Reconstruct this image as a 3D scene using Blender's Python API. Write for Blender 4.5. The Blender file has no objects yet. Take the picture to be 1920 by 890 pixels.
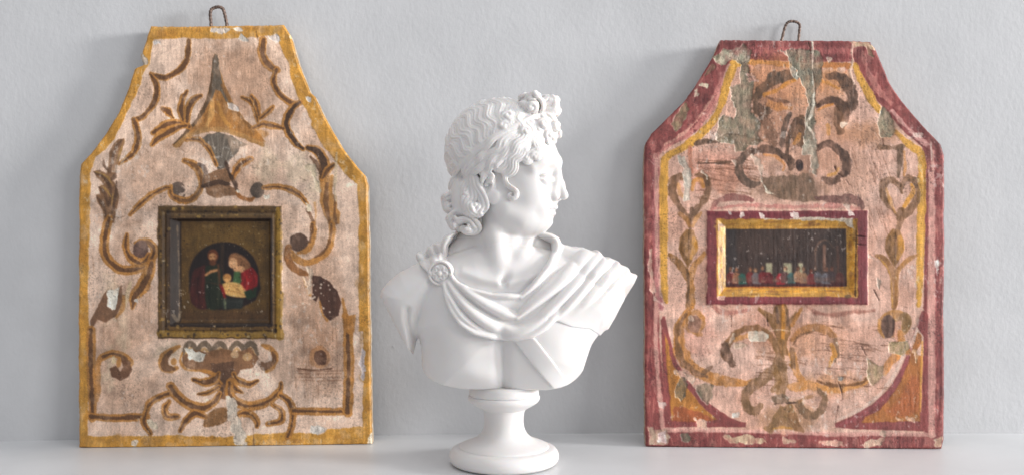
import bpy, math, random, time
import numpy as np
T0 = time.time()
sc = bpy.context.scene
rng = np.random.default_rng(7)

# ------------------------------------------------------------------ camera, light, exposure
S_WALL = 0.0005            # metres per photo pixel at the wall
FPX = 1720.0               # focal length in photo pixels (1920 wide)
CAM_Z = 0.185              # camera height above the shelf
D_BUST = 0.756             # distance to the bust's centre plane
SB = D_BUST / FPX          # metres per photo pixel at the bust

cam_d = bpy.data.cameras.new('camera'); cam = bpy.data.objects.new('camera', cam_d)
sc.collection.objects.link(cam)
cam.location = (0, 0, CAM_Z); cam.rotation_euler = (math.pi/2, 0, 0)
cam_d.sensor_width = 36; cam_d.lens = 36*FPX/1920
cam_d.clip_start = 0.01; cam_d.clip_end = 50
sc.camera = cam

world = bpy.data.worlds.new('World'); sc.world = world; world.use_nodes = True
bg = world.node_tree.nodes['Background']
bg.inputs['Color'].default_value = (0.965, 0.965, 1.0, 1); bg.inputs['Strength'].default_value = 0.43

def area(name, loc, target, size, power, color, size_y=None):
    l = bpy.data.lights.new(name, 'AREA'); l.energy = power; l.color = color
    l.size = size
    if size_y: l.shape = 'RECTANGLE'; l.size_y = size_y
    o = bpy.data.objects.new(name, l); sc.collection.objects.link(o)
    o.location = loc
    from mathutils import Vector
    o.rotation_euler = (Vector(target)-Vector(loc)).to_track_quat('-Z', 'Y').to_euler()
    return o
# the window to the right of the shelf
area('window_light', (3.40, -1.75, 1.05), (0.0, 0.80, 0.2), 1.30, 54.0, (1.0, 0.985, 0.97), 1.2)
# a second window further along the same wall, raking across it
area('far_window_light', (4.4, 0.02, 1.0), (0.0, 0.80, 0.2), 0.80, 215.0, (1.0, 0.985, 0.97), 0.70)
# overhead fill lamp added to brighten the shelf and the wall beside the bust
area('overhead_fill_light', (0.0, 0.15, 1.75), (0.0, 0.72, 0.0), 1.7, 9.5, (1.0, 1.0, 1.0))
sc.view_settings.view_transform = 'Standard'; sc.view_settings.look = 'None'
sc.view_settings.exposure = 0.0; sc.view_settings.gamma = 1.0
sc.cycles.max_bounces = 8; sc.cycles.diffuse_bounces = 5

# ------------------------------------------------------------------ helpers
def link(o, parent=None):
    sc.collection.objects.link(o)
    if parent is not None: o.parent = parent
    return o
def empty(name, loc, label=None, cat=None):
    o = bpy.data.objects.new(name, None); o.location = loc; o.empty_display_size = .02
    sc.collection.objects.link(o)
    if label: o['label'] = label
    if cat: o['category'] = cat
    return o
def mesh_np(name, V, Q, mat, parent=None, smooth=True, origin=(0, 0, 0)):
    """mesh from numpy arrays: V (n,3) world metres, Q (m,4) quads or (m,3) tris"""
    me = bpy.data.meshes.new(name)
    V = np.asarray(V, np.float32) - np.asarray(origin, np.float32)
    Q = np.asarray(Q, np.int32); k = Q.shape[1]
    me.vertices.add(len(V)); me.vertices.foreach_set('co', V.ravel())
    me.loops.add(Q.size); me.loops.foreach_set('vertex_index', Q.ravel())
    me.polygons.add(len(Q)); me.polygons.foreach_set('loop_start', np.arange(0, Q.size, k, dtype=np.int32))
    me.polygons.foreach_set('use_smooth', np.full(len(Q), smooth))
    me.update(calc_edges=True)
    if mat: me.materials.append(mat)
    o = bpy.data.objects.new(name, me)
    return link(o, parent)

def catmull(pts, n=8):
    P = np.asarray(pts, float)
    if len(P) < 3:
        t = np.linspace(0, 1, n+1)[:, None]; return P[0]*(1-t)+P[-1]*t
    A = np.vstack([2*P[0]-P[1], P, 2*P[-1]-P[-2]])
    out = []
    t = np.linspace(0, 1, n, endpoint=False)[:, None]
    for i in range(1, len(A)-2):
        p0, p1, p2, p3 = A[i-1], A[i], A[i+1], A[i+2]
        out.append(.5*((2*p1)+(-p0+p2)*t+(2*p0-5*p1+4*p2-p3)*t*t+(-p0+3*p1-3*p2+p3)*t**3))
    out.append(P[-1:])
    return np.vstack(out)

def smooth_noise(shape, cell, seed, ratio=(1, 1)):
    """value noise over an image, cubic-smoothed; cell in pixels; ratio stretches per axis"""
    r = np.random.default_rng(seed)
    h, w = shape
    cy, cx = cell*ratio[1], cell*ratio[0]
    gy, gx = int(h/cy)+3, int(w/cx)+3
    g = r.random((gy, gx)).astype(np.float32)
    y = np.arange(h)/cy; x = np.arange(w)/cx
    yi = y.astype(int); xi = x.astype(int); fy = y-yi; fx = x-xi
    fy = (fy*fy*(3-2*fy))[:, None]; fx = (fx*fx*(3-2*fx))[None, :]
    a = g[yi][:, xi]; b = g[yi][:, xi+1]; c = g[yi+1][:, xi]; d = g[yi+1][:, xi+1]
    return ((a*(1-fx)+b*fx)*(1-fy)+(c*(1-fx)+d*fx)*fy).astype(np.float32)
def fbm(shape, cell, seed, octaves=4, ratio=(1, 1)):
    s = 0; a = 1; tot = 0
    for i in range(octaves):
        if cell/(2**i)*min(ratio) < .9: break
        s = s + a*smooth_noise(shape, cell/(2**i), seed+i*17, ratio); tot += a; a *= .55
    return s/tot
def sstep(a, b, x):
    t = np.clip((x-a)/(b-a), 0, 1); return t*t*(3-2*t)

# ------------------------------------------------------------------ signed-distance sculpting
def smin(a, b, k):
    if k <= 0: return np.minimum(a, b)
    h = np.maximum(k-np.abs(a-b), 0)/k
    return np.minimum(a, b)-h*h*k*.25
class Field:
    """a block of distance samples in 'sculpt pixels': x right, y towards the viewer, z down"""
    def __init__(s, lo, hi, step):
        s.lo = np.array(lo, float); s.step = step
        s.n = (np.ceil((np.array(hi)-s.lo)/step)).astype(int)+1
        s.ax = [ (s.lo[i]+np.arange(s.n[i])*step).astype(np.float32) for i in range(3)]
        s.F = np.full(tuple(s.n), 30., np.float32)
    def box(s, lo, hi):
        a = np.clip(np.floor((np.array(lo)-s.lo)/s.step).astype(int), 0, s.n)
        b = np.clip(np.ceil((np.array(hi)-s.lo)/s.step).astype(int)+1, 0, s.n)
        if np.any(b <= a): return None
        sl = tuple(slice(a[i], b[i]) for i in range(3))
        return sl, s.ax[0][sl[0]][:, None, None], s.ax[1][sl[1]][None, :, None], s.ax[2][sl[2]][None, None, :]
    def apply(s, lo, hi, fn, k=0, mode='add'):
        m = k+2*s.step+1
        r = s.box(np.array(lo)-m, np.array(hi)+m)
        if r is None: return
        sl, X, Y, Z = r
        d = fn(X, Y, Z)
        if mode == 'add': s.F[sl] = smin(s.F[sl], d, k)
        elif mode == 'cut': s.F[sl] = -smin(-s.F[sl], d, k)
        else: s.F[sl] = -smin(-s.F[sl], -d, k)   # intersect
    def cone(s, a, b, ra, rb, k=0, mode='add'):
        a = np.array(a, float); b = np.array(b, float); ab = b-a; L = max(ab@ab, 1e-6); R = max(ra, rb)
        def fn(X, Y, Z):
            px, py, pz = X-a[0], Y-a[1], Z-a[2]
            t = np.clip((px*ab[0]+py*ab[1]+pz*ab[2])/L, 0, 1)
            return np.sqrt((px-t*ab[0])**2+(py-t*ab[1])**2+(pz-t*ab[2])**2)-(ra+(rb-ra)*t)
        s.apply(np.minimum(a, b)-R, np.maximum(a, b)+R, fn, k, mode)
    def tube(s, P, r, k=0, mode='add'):
        r = np.broadcast_to(np.asarray(r, float), (len(P),))
        for i in range(len(P)-1): s.cone(P[i], P[i+1], r[i], r[i+1], k, mode)
    def ell(s, c, rad, M=None, k=0, mode='add'):
        c = np.array(c, float); rad = np.array(rad, float); M = np.eye(3) if M is None else M  # rows = local axes
        R = rad.max() if M is not None else rad
        ext = np.sqrt(((M.T*rad)**2).sum(1))
        def fn(X, Y, Z):
            px, py, pz = X-c[0], Y-c[1], Z-c[2]
            q = [(M[i, 0]*px+M[i, 1]*py+M[i, 2]*pz)/rad[i] for i in range(3)]
            k0 = np.sqrt(q[0]**2+q[1]**2+q[2]**2)
            k1 = np.sqrt((q[0]/rad[0])**2+(q[1]/rad[1])**2+(q[2]/rad[2])**2)+1e-6
            return k0*(k0-1)/k1
        s.apply(c-ext, c+ext, fn, k, mode)
    def mesh(s, smooth_it=2):
        F = s.F; n = s.n
        # close at the block's border
        for ax in range(3):
            i0 = [slice(None)]*3; i0[ax] = 0; F[tuple(i0)] = np.maximum(F[tuple(i0)], .01)
            i0[ax] = -1; F[tuple(i0)] = np.maximum(F[tuple(i0)], .01)
        I = F < 0
        cnt = np.zeros(tuple(n-1), np.uint8)
        for dx in (0, 1):
            for dy in (0, 1):
                for dz in (0, 1):
                    cnt += I[dx:n[0]-1+dx, dy:n[1]-1+dy, dz:n[2]-1+dz]
        act = np.argwhere((cnt > 0) & (cnt < 8))
        idx = np.full(tuple(n-1), -1, np.int32); idx[tuple(act.T)] = np.arange(len(act))
        corners = [(a, b, c) for a in (0, 1) for b in (0, 1) for c in (0, 1)]
        val = {c: F[act[:, 0]+c[0], act[:, 1]+c[1], act[:, 2]+c[2]] for c in corners}
        acc = np.zeros((len(act), 3), np.float32); m = np.zeros(len(act), np.float32)
        for c in corners:
            for ax in range(3):
                if c[ax]: continue
                d = list(c); d[ax] = 1; d = tuple(d)
                va, vb = val[c], val[d]; x = (va < 0) != (vb < 0)
                t = np.where(x, va/np.where(x, va-vb, 1), 0)
                p = np.array(c, np.float32)[None, :].repeat(len(act), 0); p[:, ax] = t
                acc += p*x[:, None]; m += x
        V = (act+acc/m[:, None])*s.step+s.lo
        Qs = []
        for ax in range(3):
            o1, o2 = [a for a in range(3) if a != ax]
            sa = [slice(1, n[i]-1) for i in range(3)]; sb = list(sa)
            sa[ax] = slice(0, n[ax]-1); sb[ax] = slice(1, n[ax])
            a = I[tuple(sa)]; b = I[tuple(sb)]
            e = np.argwhere(a != b); 
            if not len(e): continue
            base = e.copy(); base[:, o1] += 1; base[:, o2] += 1
            flip = a[tuple(e.T)]
            c = []
            for d1, d2 in ((-1, -1), (0, -1), (0, 0), (-1, 0)):
                q = base.copy(); q[:, o1] += d1; q[:, o2] += d2; c.append(idx[tuple(q.T)])
            q = np.stack(c, 1)
            if ax == 1: flip = ~flip
            q[flip] = q[flip][:, ::-1]
            Qs.append(q)
        Q = np.vstack(Qs)
        if smooth_it:
            E = np.vstack([Q[:, [0, 1]], Q[:, [1, 2]], Q[:, [2, 3]], Q[:, [3, 0]]])
            E = np.vstack([E, E[:, ::-1]]); deg = np.bincount(E[:, 0], minlength=len(V))[:, None]
            for it in range(smooth_it*2):
                av = np.stack([np.bincount(E[:, 0], V[E[:, 1], j], minlength=len(V)) for j in range(3)], 1)/deg
                V = V+(av-V)*(.55 if it % 2 == 0 else -.45)
        return V, Q
def bust_world(V):
    """sculpt pixels (x right, y to the viewer, z down) -> metres"""
    V = np.asarray(V, float)
    return np.stack([(V[:, 0]-960)*SB, D_BUST-V[:, 1]*SB, CAM_Z-(V[:, 2]-445)*SB], 1)

# ------------------------------------------------------------------ materials
def mat_new(name):
    m = bpy.data.materials.new(name); m.use_nodes = True
    nt = m.node_tree; return m, nt, nt.nodes['Principled BSDF']
def nd(nt, typ, **kw):
    n = nt.nodes.new(typ)
    for k, v in kw.items(): setattr(n, k, v)
    return n
# ================================================================== wall and shelf
def wall_y(px):
    """distance of the slightly uneven wall, from where its foot line runs in the photo"""
    yl = np.interp(px, [-900, 0, 350, 700, 1100, 1500, 1920, 2900], [836, 826.5, 820.5, 815, 811.5, 811.5, 812, 812])
    return CAM_Z*FPX/(yl-445)
def make_wall():
    px = np.linspace(-900, 2900, 120)
    k = np.array([1, 2, 3, 4, 3, 2, 1.]); yv = wall_y(px); yv = np.convolve(np.pad(yv, 3, mode='edge'), k/k.sum(), 'valid')
    X = (px-960)*S_WALL*.99; zs = np.array([-.003, .9])
    V = np.concatenate([np.stack([X, yv, np.full(len(X), zz)], 1) for zz in zs]); n = len(X)
    i = np.arange(n-1); Q = np.stack([i, i+1, n+i+1, n+i], 1)
    m, nt, b = mat_new('wall_paint')
    tc = nd(nt, 'ShaderNodeTexCoord')
    mp = nd(nt, 'ShaderNodeMapping'); mp.inputs['Scale'].default_value = (1, 1, .72)
    n1 = nd(nt, 'ShaderNodeTexNoise'); n1.inputs['Scale'].default_value = 240; n1.inputs['Detail'].default_value = 5; n1.inputs['Roughness'].default_value = .55
    n2 = nd(nt, 'ShaderNodeTexNoise'); n2.inputs['Scale'].default_value = 28; n2.inputs['Detail'].default_value = 4
    nt.links.new(tc.outputs['Object'], mp.inputs['Vector'])
    for q in (n1, n2): nt.links.new(mp.outputs['Vector'], q.inputs['Vector'])
    cr = nd(nt, 'ShaderNodeValToRGB'); cr.color_ramp.elements[0].color = (.57, .578, .592, 1); cr.color_ramp.elements[1].color = (.605, .613, .628, 1)
    cr.color_ramp.elements[0].position = .35; cr.color_ramp.elements[1].position = .65
    nt.links.new(n2.outputs['Fac'], cr.inputs['Fac']); nt.links.new(cr.outputs['Color'], b.inputs['Base Color'])
    b1 = nd(nt, 'ShaderNodeBump'); b1.inputs['Strength'].default_value = .28; b1.inputs['Distance'].default_value = .0011
    b2 = nd(nt, 'ShaderNodeBump'); b2.inputs['Strength'].default_value = .15; b2.inputs['Distance'].default_value = .002
    nt.links.new(n1.outputs['Fac'], b1.inputs['Height']); nt.links.new(n2.outputs['Fac'], b2.inputs['Height'])
    nt.links.new(b2.outputs['Normal'], b1.inputs['Normal']); nt.links.new(b1.outputs['Normal'], b.inputs['Normal'])
    b.inputs['Roughness'].default_value = .75
    o = mesh_np('wall', V, Q, m); o['kind'] = 'structure'
make_wall()
def make_shelf():
    m, nt, b = mat_new('shelf_paint')
    tc = nd(nt, 'ShaderNodeTexCoord')
    n1 = nd(nt, 'ShaderNodeTexNoise'); n1.inputs['Scale'].default_value = 14; n1.inputs['Detail'].default_value = 5
    n2 = nd(nt, 'ShaderNodeTexNoise'); n2.inputs['Scale'].default_value = 260; n2.inputs['Detail'].default_value = 2
    for q in (n1, n2): nt.links.new(tc.outputs['Object'], q.inputs['Vector'])
    cr = nd(nt, 'ShaderNodeValToRGB'); cr.color_ramp.elements[0].color = (.66, .67, .685, 1); cr.color_ramp.elements[1].color = (.71, .72, .735, 1)
    cr.color_ramp.elements[0].position = .35; cr.color_ramp.elements[1].position = .65
    nt.links.new(n1.outputs['Fac'], cr.inputs['Fac']); nt.links.new(cr.outputs['Color'], b.inputs['Base Color'])
    bp = nd(nt, 'ShaderNodeBump'); bp.inputs['Strength'].default_value = .08; bp.inputs['Distance'].default_value = .0005
    nt.links.new(n2.outputs['Fac'], bp.inputs['Height']); nt.links.new(bp.outputs['Normal'], b.inputs['Normal'])
    b.inputs['Roughness'].default_value = .38
    X = (-1.0, 1.0); Y = (.48, .905); Z = (-.028, 0.0)
    V = [(x, y, zz) for zz in Z for y in Y for x in X]
    Q = [(0, 2, 3, 1), (4, 5, 7, 6), (0, 1, 5, 4), (2, 6, 7, 3), (0, 4, 6, 2), (1, 3, 7, 5)]
    o = mesh_np('shelf', V, Q, m, smooth=False); o['kind'] = 'structure'
make_shelf()

def wall_crack(pts, w):
    """a hairline crack: a thin dark groove filled with dust, standing a hair proud of the paint"""
    V = []; Q = []
    for i, (px, py) in enumerate(pts):
        D = float(wall_y(px)); x = (px-960)*D/FPX; zz = CAM_Z-(py-445)*D/FPX; h = w*(.4 if i in (0, len(pts)-1) else 1)
        V += [(x-h, D-.0003, zz), (x, D-.0006, zz), (x+h, D-.0003, zz)]
        if i: k = (i-1)*3; Q += [(k, k+1, k+4, k+3), (k+1, k+2, k+5, k+4)]
    return mesh_np('crack', V, Q, M_CRACK, bpy.data.objects['wall'])
M_CRACK, _nt, _b = mat_new('crack_dust'); _b.inputs['Base Color'].default_value = (.30, .30, .31, 1); _b.inputs['Roughness'].default_value = .9
wall_crack([(736, 647), (738, 652)], .0004)
# ================================================================== the bust
def marble(name, rough=.42, base=(.79, .775, .77)):
    m, nt, b = mat_new(name)
    tc = nd(nt, 'ShaderNodeTexCoord')
    n1 = nd(nt, 'ShaderNodeTexNoise'); n1.inputs['Scale'].default_value = 45; n1.inputs['Detail'].default_value = 6
    nt.links.new(tc.outputs['Object'], n1.inputs['Vector'])
    cr = nd(nt, 'ShaderNodeValToRGB')
    cr.color_ramp.elements[0].position = .3; cr.color_ramp.elements[0].color = (base[0]*.975, base[1]*.965, base[2]*.95, 1)
    cr.color_ramp.elements[1].position = .7; cr.color_ramp.elements[1].color = (*base, 1)
    nt.links.new(n1.outputs['Fac'], cr.inputs['Fac']); nt.links.new(cr.outputs['Color'], b.inputs['Base Color'])
    n2 = nd(nt, 'ShaderNodeTexNoise'); n2.inputs['Scale'].default_value = 900; n2.inputs['Detail'].default_value = 3
    nt.links.new(tc.outputs['Object'], n2.inputs['Vector'])
    bp = nd(nt, 'ShaderNodeBump'); bp.inputs['Strength'].default_value = .06; bp.inputs['Distance'].default_value = .0004
    nt.links.new(n2.outputs['Fac'], bp.inputs['Height']); nt.links.new(bp.outputs['Normal'], b.inputs['Normal'])
    b.inputs['Roughness'].default_value = rough
    b.inputs['Subsurface Weight'].default_value = .55
    b.inputs['Subsurface Radius'].default_value = (1.0, .68, .48); b.inputs['Subsurface Scale'].default_value = .0022
    return m
M_MARBLE = marble('white_marble')

def C(px, py, w=0):
    """photo pixel seen at depth w -> sculpt coordinates"""
    k = 1-w*SB/D_BUST
    return np.array([960+(px-960)*k, w, 445+(py-445)*k])

# --- head frame
YAW = math.radians(73)
HX = np.array([math.sin(YAW), math.cos(YAW), 0.])       # forward (face)
HY = np.array([-math.cos(YAW), math.sin(YAW), 0.])      # towards the near side
HZ = np.array([0, 0, -1.])                              # up
PITCH = 0.0
HO = np.array([946.5, 4., 325.5])
MH = np.stack([HX, HY, HZ])
def H(x, y, z): return HO+HX*x+HY*y+HZ*z
def toH(p): return MH@(np.asarray(p)-HO)

VOX = 1.5
B = Field((700, -85, 176), (1210, 150, 732), VOX)
# ---------------- torso as a relief with real depth
x0, x1, z0, z1 = 690, 1230, 420, 740
GX, GZ = np.meshgrid(np.arange(x0, x1), np.arange(z0, z1)); GX = GX.astype(np.float32); GZ = GZ.astype(np.float32)
def poly_sd(P, X, Z):
    P = np.asarray(P, float); d = np.full(X.shape, 1e9, np.float32); ins = np.zeros(X.shape, bool)
    for i in range(len(P)):
        a = P[i]; b = P[(i+1) % len(P)]; e = b-a
        wx, wz = X-a[0], Z-a[1]
        t = np.clip((wx*e[0]+wz*e[1])/(e@e+1e-9), 0, 1)
        d = np.minimum(d, (wx-e[0]*t)**2+(wz-e[1]*t)**2)
        c = ((a[1] > Z) != (b[1] > Z)) & (X < (b[0]-a[0])*(Z-a[1])/(b[1]-a[1]+1e-12)+a[0])
        ins ^= c
    d = np.sqrt(d); return np.where(ins, -d, d)
def curve_d(P, X, Z, vals=None):
    """distance to a polyline, signed side, and interpolated values along it"""
    P = np.asarray(P, float); best = np.full(X.shape, 1e9, np.float32); side = np.zeros(X.shape, np.float32)
    V = None if vals is None else [np.zeros(X.shape, np.float32) for _ in vals]
    for i in range(len(P)-1):
        a = P[i]; b = P[i+1]; e = b-a
        wx, wz = X-a[0], Z-a[1]
        t = np.clip((wx*e[0]+wz*e[1])/(e@e+1e-9), 0, 1)
        d = np.sqrt((wx-e[0]*t)**2+(wz-e[1]*t)**2); m = d < best
        best = np.where(m, d, best); side = np.where(m, np.sign(e[0]*wz-e[1]*wx), side)
        if V is not None:
            for j, v in enumerate(vals): V[j] = np.where(m, v[i]+(v[i+1]-v[i])*t, V[j])
    return best, side, V
def inflate(sd, R):
    e = np.clip(-sd/R, 0, 1); return np.sqrt(np.clip(1-(1-e)**2, 0, 1))
def g(cx, cz, sx, sz, rot=0):
    c, s_ = math.cos(rot), math.sin(rot); dx, dz = GX-cx, GZ-cz
    return np.exp(-(((dx*c+dz*s_)/sx)**2+((-dx*s_+dz*c)/sz)**2))
def blur(A, n=1):
    for _ in range(n):
        A = (np.roll(A, 1, 0)+A*2+np.roll(A, -1, 0))/4; A = (np.roll(A, 1, 1)+A*2+np.roll(A, -1, 1))/4
    return A
body_sil = [(788, 760), (784, 690), (786, 655), (786, 637), (773, 612), (776, 560), (790, 520), (812, 492), (850, 474), (885, 462), (942, 452),
            (1000, 460), (1060, 474), (1120, 497), (1160, 528), (1172, 560), (1150, 600), (1128, 626), (1112, 648), (1104, 672), (1098, 694), (1080, 716), (1055, 760)]
sd_body = poly_sd(body_sil, GX, GZ)
arm_sil = [(712, 556), (715, 542), (728, 526), (750, 508), (776, 495), (800, 484), (830, 470), (850, 500), (830, 560), (800, 600), (782, 640), (776, 668), (768, 668), (744, 622), (723, 580)]
sd_arm = poly_sd(arm_sil, GX, GZ)
depth = 66+10*g(945, 560, 140, 90)
hb = inflate(sd_body, 74)*depth*.55+inflate(sd_body, 150)*depth*.62
hb += 20*g(868, 640, 62, 66)*sstep(0, 30, -sd_body) + 18*g(1030, 640, 70, 64)*sstep(0, 30, -sd_body)   # pectorals
hb -= 15*np.exp(-np.abs((GX-(943+(GZ-660)*.02))/11)**1.6)*sstep(585, 640, GZ)                          # sternum groove
hb -= 5*g(943, 735, 80, 22)
hb += 7*g(900, 690, 46, 20)
hb = np.where(sd_body < 0, hb, -60)
ha = inflate(sd_arm, 52)*58+2
ha = np.where(sd_arm < 0, ha, -60)
hs = np.maximum(hb, ha); hs = -smin(-hb, -ha, 7)
hs -= 11*np.exp(-(curve_d(catmull([(770, 575), (769, 596), (775, 620), (786, 645), (788, 670)]), GX, GZ)[0]/5.5)**2)
# collar bones and the pit of the throat
hs += 7*np.exp(-(curve_d(catmull([(955, 524), (990, 516), (1030, 500), (1070, 492)]), GX, GZ)[0]/9)**2)
hs += 6*np.exp(-(curve_d(catmull([(935, 524), (905, 518), (870, 506)]), GX, GZ)[0]/9)**2)
hs = np.where((sd_body < 0) | (sd_arm < 0), hs, -60)
HT = blur(hs, 3)
def height_field(HH, zcut=None, back=None):
    gz, gx = np.gradient(HH); sl = np.sqrt(1+np.minimum(gx**2+gz**2, 9))
    def fn(X, Y, Z):
        ix = np.clip((X[:, 0, 0]-x0), 0, x1-x0-1.01); iz = np.clip((Z[0, 0, :]-z0), 0, z1-z0-1.01)
        jx = ix.astype(int); jz = iz.astype(int); fx = (ix-jx)[:, None]; fz = (iz-jz)[None, :]
        def samp(A):
            A = A.T
            return (A[jx][:, jz]*(1-fx)+A[jx+1][:, jz]*fx)*(1-fz)+(A[jx][:, jz+1]*(1-fx)+A[jx+1][:, jz+1]*fx)*fz
        h = samp(HH)[:, None, :]; s_ = samp(sl)[:, None, :]
        d = (Y-h)/s_
        if back is not None:
            d = np.maximum(d, (samp(back)[:, None, :]-Y))
        return d
    return fn
back = -np.where(np.minimum(sd_body, sd_arm) < 0, inflate(np.minimum(sd_body, sd_arm), 50)*46, -60)
B.apply((705, -70, 430), (1200, 120, 732), height_field(HT, back=blur(back, 2)), 0)
# trim to the true outline of the bust, with a narrow rounded rim
trim = [(787, 646), (788, 680), (796, 699), (815, 711), (853, 722), (891, 726), (1000, 727), (1032, 726), (1067, 720), (1090, 703), (1101, 676), (1110, 650),
        (1123, 630), (1160, 596), (1200, 510), (1200, 400), (700, 400), (700, 552), (712, 558), (723, 580), (746, 625), (762, 652), (773, 671), (779, 664), (784, 652), (787, 644)]
tr = np.array([C(p[0], p[1], 40)[[0, 2]] for p in catmull(trim+[trim[0]], 3)])
sd_t = blur(poly_sd(tr, GX, GZ), 1)
def trim_fn(X, Y, Z):
    ix = np.clip((X[:, 0, 0]-x0), 0, x1-x0-1).astype(int); iz = np.clip((Z[0, 0, :]-z0), 0, z1-z0-1).astype(int)
    return sd_t.T[ix][:, iz][:, None, :]+0*Y
B.apply((700, -85, 560), (1210, 150, 745), trim_fn, 4, 'and')
# ---------------- neck
B.cone((932, -8, 400), (937, -6, 520), 46, 50, 10)
B.cone((950, 12, 405), (949, 12, 500), 31, 38, 12)
B.cone((912, -14, 430), (850, -14, 500), 38, 30, 16)
B.cone((985, -18, 455), (1045, -14, 490), 36, 26, 20)
B.tube([(922, 28, 400), (928, 38, 440), (934, 48, 480), (940, 57, 516)], [12, 11, 9, 7], 20)     # neck tendon
B.tube([(990, 22, 450), (976, 40, 485), (958, 54, 516)], [7, 7, 5], 16)
B.tube([(952, 80, 503), (946, 78, 522)], [2, 3.5], 14, 'cut')
# ---------------- head
def he(c, rad, k, mode='add', tilt=0):
    M = MH
    if tilt:
        a = math.radians(tilt); X_, Z_ = HX*math.cos(a)+HZ*math.sin(a), -HX*math.sin(a)+HZ*math.cos(a); M = np.stack([X_, HY, Z_])
    B.ell(H(*c), rad, M, k, mode)
def ht(P, r, k, mode='add'): B.tube([H(*p) for p in P], r, k, mode)
he((-8, 0, 42), (98, 76, 88), 6)
he((38, 0, 22), (65, 62, 56), 14)
he((36, 0, -23), (60, 55, 74), 14)
he((38, 0, -62), (49, 44, 42), 24)
he((8, 0, -36), (52, 57, 54), 24)
for sgn in (1, -1):
    ht([(2, 49*sgn, -50), (18, 43*sgn, -71), (44, 29*sgn, -87), (64, 13*sgn, -92)], [9, 9, 10, 12], 30)
    he((54, 36*sgn, -28), (24, 17, 22), 30)                       # cheek
    ht([(97, 6*sgn, 16), (93, 22*sgn, 20), (84, 39*sgn, 17), (70, 52*sgn, 6)], [7, 6.5, 5.5, 5], 16)   # brow
    he((104, 30*sgn, -9), (16, 19, 14), 13, 'cut')                # socket
he((71, 0, -86), (21, 20, 16), 12)
he((74, 0, -66), (21, 31, 24), 12)
ht([(97, 0, 16), (101.5, 0, -4), (107.5, 0, -22), (113.5, 0, -38)], [8.5, 6.5, 6.2, 6.2], 8)     # nose bridge
he((113.5, 0, -44), (8.5, 7.2, 7), 6)
ht([(101, 7, -14), (98, 10, -38)], [5.5, 8], 9); ht([(101, -7, -14), (98, -10, -38)], [5.5, 8], 9)
for sgn in (1, -1):
    he((98, 11*sgn, -46), (10, 6.5, 7.5), 4)
    he((103, 5.5*sgn, -56), (5, 2.6, 3.0), 2.5, 'cut')
    ht([(88, 19.5*sgn, -40), (85, 21*sgn, -48), (87, 20*sgn, -54)], [2.0, 2.6, 2.0], 5, 'cut')
ht([(97, 0, -52), (93, 0, -60)], [6, 5.5], 7)
# lips
for sgn in (1, -1):
    ht([(97, 0, -64.5), (94.5, 8*sgn, -63), (88, 17*sgn, -65.5), (79, 24*sgn, -69)], [4.8, 5.2, 4.3, 2.4], 2.4)
    ht([(91.5, 0, -77), (90, 8*sgn, -76.5), (84, 15*sgn, -74.5), (78, 22*sgn, -71)], [5.8, 5.6, 4.4, 2.4], 3)
    ht([(101.5, 0, -70.4), (97, 9*sgn, -69.6), (91, 17*sgn, -70.2), (85, 23*sgn, -71)], [2.3, 2.3, 2.1, 1.8], 2.8, 'cut')
ht([(95, -14, -85), (96, 0, -85.5), (95, 14, -85)], [3.8, 5.0, 3.8], 7, 'cut')
# eyes
for sgn in (1, -1):
    E = H(79.5, 29.5*sgn, -12)
    B.ell(E, (15.5, 15.5, 15.5), None, 2)
    fw = (HX*math.cos(math.radians(12))+HY*sgn*math.sin(math.radians(12)))
    for up, ang in ((1, 15), (-1, 15)):
        a = math.radians(ang)
        nrm = HZ*up*math.cos(a)-fw*math.sin(a)      # lid covers where p.n > 0
        def lid(X, Y, Z, nrm=nrm, E=E):
            px, py, pz = X-E[0], Y-E[1], Z-E[2]
            return np.maximum(np.sqrt(px**2+py**2+pz**2)-18.0, -(px*nrm[0]+py*nrm[1]+pz*nrm[2]))
        B.apply(E-19, E+19, lid, 1.6)
    ht([(97, 15*sgn, -3), (96, 27*sgn, 1.5), (90, 39*sgn, -1), (80, 47*sgn, -8)], [1.4, 1.8, 1.8, 1.2], 4, 'cut')   # lid crease
    he((92, 17*sgn, -14), (6, 5, 5), 6)              # inner corner
# ears
for sgn in (1,):
    he((-14, 67*sgn, -26), (17, 9, 30), 4, tilt=-14)
    he((-10, 75*sgn, -22), (9, 7, 20), 3, 'cut', tilt=-14)
    he((-2, 66*sgn, -47), (12, 6, 13), 4)
V, Q = B.mesh(2)
torso_top_field = HT
bust_root = empty('bust', ((945-960)*SB, D_BUST, 0), 'white marble bust of a curly haired youth in a cloak, between the two panels', 'bust')
BO = np.array(bust_root.location)
_in = B.F < 0
HEADTOP = np.where(_in.any(1), B.ax[1][B.F.shape[1]-1-np.argmax(_in[:, ::-1, :], 1)], -999.)
HLO, HST = B.lo, B.step
o = mesh_np('figure', bust_world(V), Q, M_MARBLE, bust_root, origin=BO)
print('figure', len(Q), time.time()-T0)
del B, V, Q
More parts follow.
